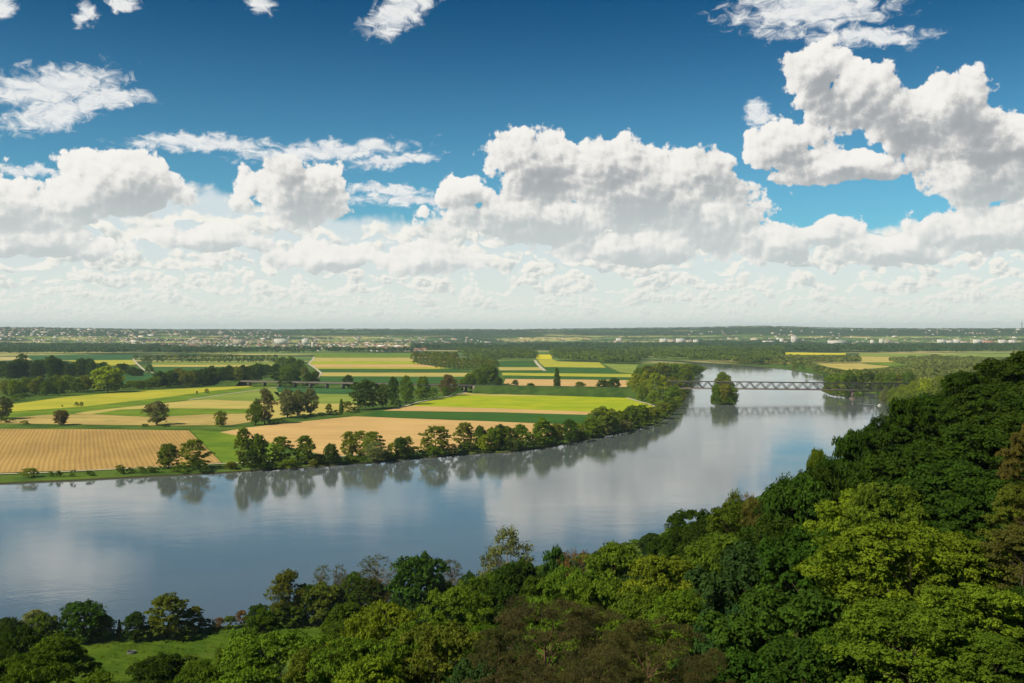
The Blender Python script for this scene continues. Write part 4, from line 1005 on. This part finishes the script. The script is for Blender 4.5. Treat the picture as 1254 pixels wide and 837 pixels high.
# ------------------------------------------------------------------ road bridge and viaduct
M['steel'] = plain('weathered_steel', (0.05, 0.045, 0.042), 0.6, 0.3, 0.2)
M['girder'] = plain('painted_girder', (0.15, 0.12, 0.105), 0.6, 0.2, 0.1)
M['concrete'] = plain('concrete', (0.16, 0.145, 0.13), 0.9, 0.25, 0.3)
M['stone'] = plain('pier_stone', (0.14, 0.105, 0.09), 0.9, 0.25, 0.4)
M['asphalt'] = plain('asphalt', (0.06, 0.06, 0.06), 0.9, 0.15, 0.3)
def lerp(a, b, t): return a + (b - a) * t
BL = np.array([(790 - CX) / F * 1404, 1404, 14.4]); BR = np.array([(1185 - CX) / F * 1400, 1400, 9.9])
def bp(px):
    X_ = (px - CX) / F * 1401; t = (X_ - BL[0]) / (BR[0] - BL[0]); return BL + (BR - BL) * t
def bridge():
    e = empty('truss_bridge', (bp(940)[0], 1402, 0))
    tag(e, 'long dark steel truss road bridge crossing the river behind the tree island', 'bridge')
    o = np.array([-bp(940)[0], -1402, 0.0])
    L = BR - BL; n = int(np.linalg.norm(L) / 7.45)
    Hh = 9.6
    mb = MB(); mb.bar(BL + o + (0, 4.7, -0.7), BR + o + (0, 4.7, -0.7), 8.6, 0.9); mb.build('deck', M['concrete'], e)
    mb = MB(); mb.bar(BL + o + (0, 4.7, -0.2), BR + o + (0, 4.7, -0.2), 6.6, 0.06); mb.build('roadway', M['asphalt'], e)
    for k, yo in enumerate((0.0, 9.4)):
        f = MB()
        a = BL + o + (0, yo, 0); b = BR + o + (0, yo, 0)
        f.bar(a + (0, 0, Hh), b + (0, 0, Hh), 0.9, 1.05)
        for i in range(n):
            t0 = i / n; t1 = (i + 1) / n
            p = a + (b - a) * t0; q = a + (b - a) * t1
            if i % 2: p = p + (0, 0, 0.3); q = q + (0, 0, Hh)
            else: p = p + (0, 0, Hh); q = q + (0, 0, 0.3)
            f.bar(p, q, 0.85, 0.85)
        f.build('truss', M['steel'], e)
        g = MB(); g.bar(a + (0, -0.15 if k == 0 else .15, -0.4), b + (0, -0.15 if k == 0 else .15, -0.4), 0.8, 1.5); g.build('girder', M['girder'], e)
        g = MB(); g.bar(a + (0, 0.7 if k == 0 else -.7, 1.0), b + (0, 0.7 if k == 0 else -.7, 1.0), 0.1, 0.12); g.build('railing', M['steel'], e)
    f = MB()
    for i in range(0, n + 1, 2):
        p = BL + o + L * (i / n); f.bar(p + (0, 0, Hh), p + (0, 9.4, Hh), 0.45, 0.45)
    f.build('cross_brace', M['steel'], e)
    for px in (828, 1045, 1165):
        p = bp(px) + o; top = p[2] - 1.2
        f = MB(); f.box((p[0], 4.7, (top + 0.6) / 2 - 0.2), (3.0, 9.0, top + 0.2)); f.box((p[0], 4.7, top - 0.4), (4.4, 11.0, 0.8))
        pr = f.build('pier', M['stone'], e)
        f = MB(); f.box((p[0], 4.7, -0.9), (8.0, 15.0, 2.6)); f.box((p[0], 4.7, 0.62), (6.4, 13.0, 0.5)); f.build('pier_foot', M['stone'], pr)
bridge()
VA = np.array([-470.0, 1712.0, 8.8]); VB = np.array([-58.0, 1521.0, 11.6]); VC = BL + np.array([0, 4.7, 0])
def viaduct():
    e = empty('viaduct', (*VA[:2], 0)); tag(e, 'low grey road viaduct on short piers running behind the hedgerow across the fields', 'viaduct')
    o = np.array([-VA[0], -VA[1], 0])
    a, b = VA + o, VB + o
    f = MB(); f.bar(a, b, 10.0, 0.9); f.build('deck', M['concrete'], e)
    d = (b - a) / np.linalg.norm(b - a); nv = np.array([-d[1], d[0], 0])
    for s in (-1, 1):
        f = MB(); f.bar(a + nv * s * 4.6 + (0, 0, -1.1), b + nv * s * 4.6 + (0, 0, -1.1), 0.8, 1.5); f.build('girder', M['girder'], e)
        f = MB(); f.bar(a + nv * s * 4.9 + (0, 0, 1.2), b + nv * s * 4.9 + (0, 0, 1.2), 0.15, 0.3)
        for i in range(60): p = a + (b - a) * (i + .5) / 60 + nv * s * 4.9; f.bar(p + (0, 0, 0.4), p + (0, 0, 1.2), 0.12)
        f.build('railing', M['steel'], e)
    for i in range(14):
        p = a + (b - a) * (i + 0.5) / 14
        f = MB(); ang = math.atan2(d[1], d[0])
        f.box((p[0], p[1], (p[2] - 1.8) / 2), (1.8, 8.0, p[2] - 1.6), ang); f.build('pier', M['concrete'], e)
    f = MB(); f.box((b[0] + 3, b[1] - 1.5, 5.0), (7.0, 12.0, 12.6), math.atan2(d[1], d[0])); f.build('abutment', M['concrete'], e)
viaduct()
def berm(name, a, b, w, wb, m):
    a = np.array(a, float); b = np.array(b, float); d = b - a; d[2] = 0; d /= np.linalg.norm(d); nv = np.array([-d[1], d[0], 0])
    V = []; n = 30
    for i in range(n + 1):
        p = a + (b - a) * i / n; j = 1 + 0.06 * math.sin(i * 1.7)
        for s, ww, z in ((-1, wb * j, -0.3), (-1, w, p[2]), (1, w, p[2]), (1, wb * j, -0.3)):
            V.append((p[0] + nv[0] * s * ww / 2, p[1] + nv[1] * s * ww / 2, z))
    Q = [[4*i+k, 4*i+k+1, 4*i+k+5, 4*i+k+4] for i in range(n) for k in range(3)]
    tag(link(name, np_mesh(name, V, np.array(Q)[:, ::-1], [m])), kind='structure')
M['bank'] = field_mat('rough_grass', (0.028, 0.065, 0.012), (0.06, 0.105, 0.02), 1.4, 4.0, 0.2, broad=0.06)
berm('embankment', VB + (4, -2, 0.25), VC + (6, 0, 0.0), 11, 42, M['bank'])
berm('embankment', (-700, 1818, 4.0), VA + (0, 0, 0.2), 11, 34, M['bank'])
e_ = (VC + (6, 0, 0.12)) ; s_ = VB + (4, -2, 0.36)
f = MB(); f.bar(s_, e_, 7.0, 0.10); tag(f.build('road', M['asphalt']), kind='structure')

# ------------------------------------------------------------------ boat and its wake
M['white'] = plain('white_paint', (0.78, 0.78, 0.75), 0.4, 0.05, 1.0)
M['darkglass'] = plain('dark_glass', (0.03, 0.035, 0.04), 0.1, 0.1, 1.0)
M['foam'] = plain('foam', (0.62, 0.64, 0.58), 0.8, 0.35, 0.8)
def boat():
    x, y = (1077 - CX) / F * 1273, 1273
    e = empty('motor_boat', (x, y, WZ), R(20)); tag(e, 'tiny white motor boat heading down the river near the right shore by the bridge', 'boat')
    st = [(-3.0, 1.1, 0.9), (-1.0, 1.25, 0.95), (1.2, 1.05, 1.05), (2.6, 0.5, 1.2), (3.3, 0.06, 1.3)]
    V = []
    for sx, w, zt in st:
        V += [(sx, -w, zt), (sx, -w * 0.8, 0.1), (sx, 0, -0.35), (sx, w * 0.8, 0.1), (sx, w, zt), (sx, 0, zt - 0.08)]
    Q = [[i*6+j, i*6+(j+1) % 6, (i+1)*6+(j+1) % 6, (i+1)*6+j] for i in range(4) for j in range(6)] ; Q += [[0, 5, 4, 3]]
    mb = MB(); mb.add(V, Q, [[0, 3, 2], [0, 2, 1]]); mb.build('hull', M['white'], e)
    mb = MB(); mb.add([(-0.6,-.95,.95),(-0.6,.95,.95),(1.3,.7,1.0),(1.3,-.7,1.0),(-0.5,-.8,1.85),(-0.5,.8,1.85),(0.6,.55,1.85),(0.6,-.55,1.85)], [[0,1,2,3],[4,7,6,5],[0,3,7,4],[1,5,6,2],[2,6,7,3],[0,4,5,1]]); c = mb.build('cabin', M['white'], e)
    mb = MB(); mb.bar((0.62, 0, 1.75), (1.28, 0, 1.15), 1.1, 0.05); mb.build('windscreen', M['darkglass'], c)
    mb = MB(); mb.box((-3.2, 0, 0.7), (0.45, 0.4, 1.3)); mb.build('outboard_motor', M['darkglass'], e)
    # wake
    V = []; Q = []
    rgw = random.Random(3); P = [at_d(1077, 1276), at_d(1070, 1285), at_d(1062, 1295), at_d(1054, 1305), at_d(1047, 1312)]
    for i, p in enumerate(P):
        w = (0.5, 1.2, 1.4, 1.1, 0.3)[i]
        V += [(p[0], p[1] - w, WZ + 0.03), (p[0], p[1] + w, WZ + 0.03)]
        if i: Q.append([2*i-2, 2*i-1, 2*i+1, 2*i])
    tag(link('boat_wake', np_mesh('boat_wake', V, np.array(Q)[:, ::-1], [M['foam']])), 'thin pale wake trailing behind the small white boat', 'wake', kind='stuff')
boat()

# ------------------------------------------------------------------ cattle trough in the meadow
def trough():
    x, y = at(161, 801.5); z = gz(x, y)
    e = empty('water_trough', (x, y, z)); tag(e, 'dark grey round cattle trough standing in the shore meadow', 'trough')
    n = 28; V = []; prof = [(1.25, -0.1), (1.28, 0.75), (1.22, 0.80), (1.12, 0.78), (1.10, 0.35)]
    for r_, z_ in prof:
        for j in range(n): a = 2 * math.pi * j / n; V.append((r_ * math.cos(a), r_ * 0.8 * math.sin(a), z_))
    Q = [[i*n+j, i*n+(j+1) % n, (i+1)*n+(j+1) % n, (i+1)*n+j] for i in range(4) for j in range(n)]
    m = MB(); m.add(V, Q); m.build('basin', M['concrete2'], e, smooth=False)
    V = [(1.11 * math.cos(2*math.pi*j/n), 0.888 * math.sin(2*math.pi*j/n), 0.62) for j in range(n)] + [(0, 0, 0.62)]
    m = MB(); m.add(V, None, [[j, (j+1) % n, n] for j in range(n)]); m.build('water', M['darkglass'], e)
M['concrete2'] = plain('old_zinc', (0.10, 0.10, 0.11), 0.7, 0.3, 2.0)
trough()

# ------------------------------------------------------------------ towns
M['wall'] = plain('pale_render', (0.46, 0.40, 0.31), 0.9, 0.1, 0.02)
M['wall2'] = plain('white_render', (0.66, 0.63, 0.58), 0.9, 0.1, 0.02)
M['wall3'] = plain('reddish_render', (0.50, 0.26, 0.20), 0.9, 0.1, 0.02)
M['roof'] = plain('red_tiles', (0.30, 0.12, 0.075), 0.9, 0.25, 0.05)
M['roof2'] = plain('brown_tiles', (0.17, 0.085, 0.06), 0.9, 0.25, 0.05)
M['roofg'] = plain('grey_roof', (0.28, 0.28, 0.29), 0.8, 0.2, 0.05)
M['window'] = plain('window_glass', (0.06, 0.075, 0.09), 0.15, 0.2, 0.1)
M['greenroof'] = plain('copper_green', (0.20, 0.38, 0.27), 0.8, 0.2, 0.05)
def house_parts(L, Wd, Hw, Hr, wall, roof):
    w = MB(); w.box((0, 0, Hw / 2 - 0.5), (L, Wd, Hw + 1))
    w.add([(-L/2, -Wd/2, Hw), (-L/2, Wd/2, Hw), (-L/2, 0, Hw+Hr-.2), (L/2, -Wd/2, Hw), (L/2, Wd/2, Hw), (L/2, 0, Hw+Hr-.2)], None, [[0, 2, 1], [3, 4, 5]])
    r = MB(); o = 0.6
    r.add([(-L/2-o, -Wd/2-o, Hw-.3), (L/2+o, -Wd/2-o, Hw-.3), (L/2+o, 0, Hw+Hr), (-L/2-o, 0, Hw+Hr), (-L/2-o, Wd/2+o, Hw-.3), (L/2+o, Wd/2+o, Hw-.3)], [[0, 1, 2, 3], [3, 2, 5, 4]])
    return w.mesh('house_wall', [M[wall]]), r.mesh('house_roof', [M[roof]])
HP = [(*house_parts(14, 10, 6.2, 4.8, 'wall2', 'roof'), 'white house with a red roof'), (*house_parts(12, 11, 5.2, 5.2, 'wall', 'roof2'), 'cream house with a brown roof'),
      (*house_parts(18, 11, 6.8, 4.8, 'wall', 'roof'), 'long cream house with a red roof'), (*house_parts(13, 10, 7.5, 3.6, 'wall2', 'roofg'), 'white house with a grey roof')]
rh = random.Random(11); npr = np.random.default_rng(13)
def house_rows(polyrows, group, where, ordinals=True):
    pts = []
    for (x0, x1, y0, y1, n) in polyrows:
        for i in range(n):
            px = x0 + (x1 - x0) * (i + rh.uniform(0.1, 0.9)) / n; py = rh.uniform(y0, y1); pts.append((px, py))
    pts.sort(); cnt = {}
    for px, py in pts:
        k = rh.choices([0, 1, 2, 3], [5, 3, 3, 1])[0]; wm, rm, desc = HP[k]
        x, y = at(px, py); z = gz(x, y)
        e = empty('house', (x, y, z), rh.choice([0, 0.2, 1.57, 0.5, -0.4]) + rh.uniform(-.15, .15)); i = cnt.get(k, 0); cnt[k] = i + 1
        lab = desc + ' ' + where + (', %s from left' % ordw(i) if ordinals and i < 59 else '')
        tag(e, lab, 'house', group)
        s = rh.uniform(0.9, 1.35)
        for n_, me in (('wall', wm), ('roof', rm)): o = link(n_, me, e); o.scale = (s, s, s)
house_rows([(315, 392, 427.5, 430.6, 42)], 'houses of the near village', 'in the left village')
house_rows([(404, 425, 427.5, 430.5, 9), (446, 522, 426, 431, 60)], 'houses of the right village', 'in the right village')
house_rows([(-30, 340, 422.3, 425.5, 110)], 'houses on the near edge of the far town', 'on the near edge of the far town', False)
def house_stuff():
    Vs = []; Qs = []; mi = []; n0 = 0
    spec = [(-60, 345, 414.5, 422.5, 700, 0), (340, 520, 417, 427, 260, 0), (520, 760, 417, 423, 90, 0), (960, 1300, 411.0, 421, 220, 1), (840, 960, 415, 422, 60, 0)]
    for x0, x1, y0, y1, n, hill in spec:
        px = npr.uniform(x0, x1, n); py = y0 + (y1 - y0) * npr.random(n)
        ok = vnoise(px, py * 6, 18, 5) + 0.35 * npr.random(n) > 0.38
        px, py = px[ok], py[ok]
        D = CAMZ * F / (py - HY)
        D = np.where(D > 7500, 7500 + (D - 7500) * 0.45, D)
        xx = (px - CX) / F * D; Z = height(xx, D)
        for x, y, z in zip(xx, D, Z):
            L = npr.uniform(11, 22); w = npr.uniform(10, 13); hw = npr.uniform(5, 8); hr = npr.uniform(3, 5.5)
            if npr.random() < 0.07: L = npr.uniform(30, 70); w = 18; hw = npr.uniform(8, 14); hr = 0.8
            a = npr.choice([0.1, 1.6, .5, -.4]); ca, sa = math.cos(a), math.sin(a)
            V = np.array([(-L/2,-w/2,-2),(L/2,-w/2,-2),(L/2,w/2,-2),(-L/2,w/2,-2),(-L/2,-w/2,hw),(L/2,-w/2,hw),(L/2,w/2,hw),(-L/2,w/2,hw),(-L/2,0,hw+hr),(L/2,0,hw+hr)])
            V[:, :2] = V[:, :2] @ np.array([[ca, sa], [-sa, ca]])
            Vs.append(V + (x, y, z)); Qs += [[n0+i for i in q] for q in ([0,1,5,4],[1,2,6,5],[2,3,7,6],[3,0,4,7],[4,5,9,8],[7,8,9,6])]
            mm = int(npr.choice([0, 1], p=[.4, .6])); rr_ = int(npr.choice([2, 3, 4], p=[.5, .3, .2]))
            mi += [mm] * 4 + [rr_] * 2; n0 += 10
    me = np_mesh('distant_town', np.vstack(Vs), np.array(Qs), [M['wall2'], M['wall'], M['roof'], M['roof2'], M['roofg']], mi)
    tag(link('distant_town', me), 'mass of tiny pale and red roofed houses in the far towns below the hills', 'town', kind='stuff')
house_stuff()
def block(px0, px1, ty, by, label, wall='wall2', name='office_block', D=6850, roofm='roofg', depth=22, floors=None, cat='building', slim=False):
    x0 = (px0 - CX) / F * D; x1 = (px1 - CX) / F * D; z1 = CAMZ - (ty - HY) / F * D; w = x1 - x0; cx_ = (x0 + x1) / 2
    e = empty(name, (cx_, D, 0)); tag(e, label, cat)
    f = MB(); f.box((0, 0, z1 / 2 - 1), (w, depth, z1 + 2)); f.build('wall', M[wall], e)
    f = MB(); f.box((0, 0, z1 + 0.4), (w + 1, depth + 1, 0.8)); rf = f.build('roof', M[roofm], e)
    if w > 25 or slim:
        f = MB(); f.box((w * 0.18, 0, z1 + 2.3), (min(8, w * .3), 8, 3)); f.build('roof_housing', M[wall], rf)
    nf = floors or max(1, int(z1 / 6)); step = z1 / nf
    f = MB()
    for i in range(nf):
        nb = max(2, int(w / 9))
        for j in range(nb): f.box((-w / 2 + w * (j + .5) / nb, -depth / 2 - 0.05, step * (i + 0.5)), (w / nb * 0.55, 0.3, step * 0.35))
    f.build('window', M['window'], e)
BLK = [
 (969, 976, 412.2, 422.8, 'tall white tower block standing alone, highest of the far buildings', 'wall2', 'tower_block'),
 (955, 959.5, 415, 422.8, 'narrow white silo tower just left of the highest tower block', 'wall2', 'silo_tower'),
 (959.7, 965, 418.6, 422.8, 'low pale works hall between silo tower and highest tower block', 'wall', 'works_hall'),
 (934, 948, 417.8, 423, 'long pale grey office slab left of the silo tower', 'wall2', 'office_block'),
 (1014, 1036, 417.4, 419.8, 'long low white hall right of the highest tower block', 'wall2', 'works_hall'),
 (1024, 1046, 422.6, 424.4, 'long low white warehouse before the belt of trees, left of the stepped tower block', 'wall2', 'warehouse'),
 (1044, 1049.5, 420.2, 424.6, 'small cream block at the right end of the long low warehouse', 'wall', 'office_block'),
 (1077, 1082, 415.8, 424.6, 'white half of the broad tower block above the fields', 'wall2', 'tower_block'),
 (1082.2, 1090.5, 416.6, 425, 'grey shaded half of the broad tower block above the fields', 'wall', 'tower_block'),  # shade on this half comes from the darker wall colour
 (1066, 1070, 416.8, 421.6, 'small white block left of the broad tower block', 'wall2', 'office_block'),
 (1096, 1101, 419.6, 425.4, 'small cream building right of the broad tower block', 'wall', 'office_block'),
 (1115, 1141, 422.6, 424.6, 'very long low white warehouse right of the broad tower block', 'wall2', 'warehouse'),
 (1148, 1158, 416.4, 421.5, 'left white block of the dense group on the right', 'wall2', 'apartment_block'),
 (1158.5, 1167, 417.6, 423, 'second white block of the dense group on the right', 'wall2', 'apartment_block'),
 (1167.5, 1176, 416.0, 423.6, 'tallest white block of the dense group on the right', 'wall2', 'apartment_block'),
 (1176.5, 1186, 418.2, 422.8, 'low cream block at the right end of the dense group', 'wall', 'apartment_block'),
 (1192, 1202, 416.2, 421.8, 'white block left of the reddish building', 'wall2', 'apartment_block'),
 (1203, 1217, 418.0, 421.8, 'long reddish brick building among white blocks on the right', 'wall3', 'factory'),
 (1223, 1232, 416.6, 421.6, 'white block with dark gap right of the reddish building', 'wall2', 'apartment_block'),
 (1236, 1244, 416.8, 421.2, 'rightmost white apartment block under the hills', 'wall2', 'apartment_block'),
 (722, 751, 419.6, 421.8, 'long dark fronted hall with pale roof, leftmost of the factory group', 'roofg', 'works_hall'),
 (752, 762, 417.8, 423, 'cream factory block with a white upper storey', 'wall', 'factory'),
 (754.5, 761.5, 414.6, 417.7, 'small white penthouse block above the cream factory block', 'wall2', 'office_block'),
 (763, 770, 420.2, 423, 'small green roofed hall right of the cream factory block', 'wall', 'works_hall'),
 (771, 781, 419.4, 422.8, 'pale green hall in the middle of the factory group', 'greenroof', 'works_hall'),
 (784, 808, 419.6, 423, 'long white factory hall behind the river woods', 'wall2', 'factory'),
 (808, 817, 415.2, 420.6, 'large white block left of its twin in the factory group', 'wall2', 'office_block'),
 (818, 827, 416.2, 420.8, 'cream block between two large white blocks', 'wall', 'office_block'),
 (828, 838, 415.0, 420.4, 'large white block at the right of the factory group', 'wall2', 'office_block'),
 (840, 848, 417.0, 420.2, 'low cream block right of the factory group', 'wall', 'office_block'),
 (849, 855, 416.4, 419.6, 'small white block farthest right of the factory group', 'wall2', 'office_block'),
 (370, 378, 415.6, 418.5, 'white hall in the far town just left of the church tower', 'wall2', 'works_hall'),
 (336, 352, 415.4, 418.2, 'long white hall in the middle of the far town', 'wall2', 'works_hall'),
 (286, 300, 416.2, 418.8, 'long cream hall in the left part of the far town', 'wall', 'works_hall'),
]
for i_, b_ in enumerate(BLK):
    block(b_[0], b_[1], b_[2] - 0.3, b_[3], b_[4], b_[5], b_[6], D=6700 + (i_ % 3) * 70, cat='tower block' if 'tower_block' in b_[6] else 'building')
def church():
    D = 5200; x = (382.5 - CX) / F * D; e = empty('church', (x, D, 0)); tag(e, 'pale church with a tall pointed tower at the edge of the village', 'church')
    f = MB(); f.box((0, 0, 19), (8, 8, 40)); tw = f.build('tower', M['wall2'], e)
    f = MB(); f.add([(-4.5,-4.5,39),(4.5,-4.5,39),(4.5,4.5,39),(-4.5,4.5,39),(0,0,56)], None, [[0,1,4],[1,2,4],[2,3,4],[3,0,4]]); f.build('spire', M['roof2'], tw)
    f = MB(); f.box((16, 0, 6), (24, 14, 13)); f.build('nave', M['wall'], e)
    f = MB(); f.add([(3.9,-8,12),(29,-8,12),(29,0,19),(3.9,0,19),(3.9,8,12),(29,8,12)], [[0,1,2,3],[3,2,5,4]]); f.build('roof', M['roof'], e)
church()
def mast():
    D = 10500; x = (1251.5 - CX) / F * D; z0 = gz(x, D); top = CAMZ + 14.5 / F * D; h = top - z0
    e = empty('radio_mast', (x, D, z0)); tag(e, 'slim radio mast on the hill at the right edge of the horizon', 'mast')
    f = MB(); f.tube([(0,0,-3),(0,0,h*.55),(0,0,h*.75)], [4.5, 3.2, 2.6], 10); f.build('shaft', M['concrete'], e)
    f = MB(); f.tube([(0,0,h*.55),(0,0,h*.57)], [9, 9], 14); f.tube([(0,0,h*.63),(0,0,h*.645)], [8, 8], 14); f.build('platform', M['concrete'], e)
    f = MB(); f.tube([(0,0,h*.75),(0,0,h)], [2.0, 0.9], 8); f.build('antenna', M['steel'], e)
mast()

# ------------------------------------------------------------------ air
def haze():
    f = MB(); z0, z1 = -6.0, 260.0
    f.box((0, 9000, (z0 + z1) / 2), (60000, 30000, z1 - z0))
    m = bpy.data.materials.new('haze'); m.use_nodes = True; nt = m.node_tree; nt.nodes.clear()
    o = nt.nodes.new('ShaderNodeOutputMaterial'); v = nt.nodes.new('ShaderNodeVolumePrincipled')
    v.inputs['Color'].default_value = (0.68, 0.90, 1.0, 1); v.inputs['Density'].default_value = HAZE; v.inputs['Anisotropy'].default_value = 0.0
    nt.links.new(v.outputs[0], o.inputs['Volume'])
    ob = f.build('haze', m); tag(ob, 'thin bluish summer haze over the far plain', 'haze', kind='stuff')
HAZE = 3.8e-5
haze()
scene.cycles.volume_bounces = 0
scene.cycles.max_bounces = 6; scene.cycles.diffuse_bounces = 3; scene.cycles.glossy_bounces = 2; scene.cycles.transmission_bounces = 3
scene.cycles.use_adaptive_sampling = True; scene.cycles.adaptive_threshold = 0.02
scene.cycles.use_denoising = True
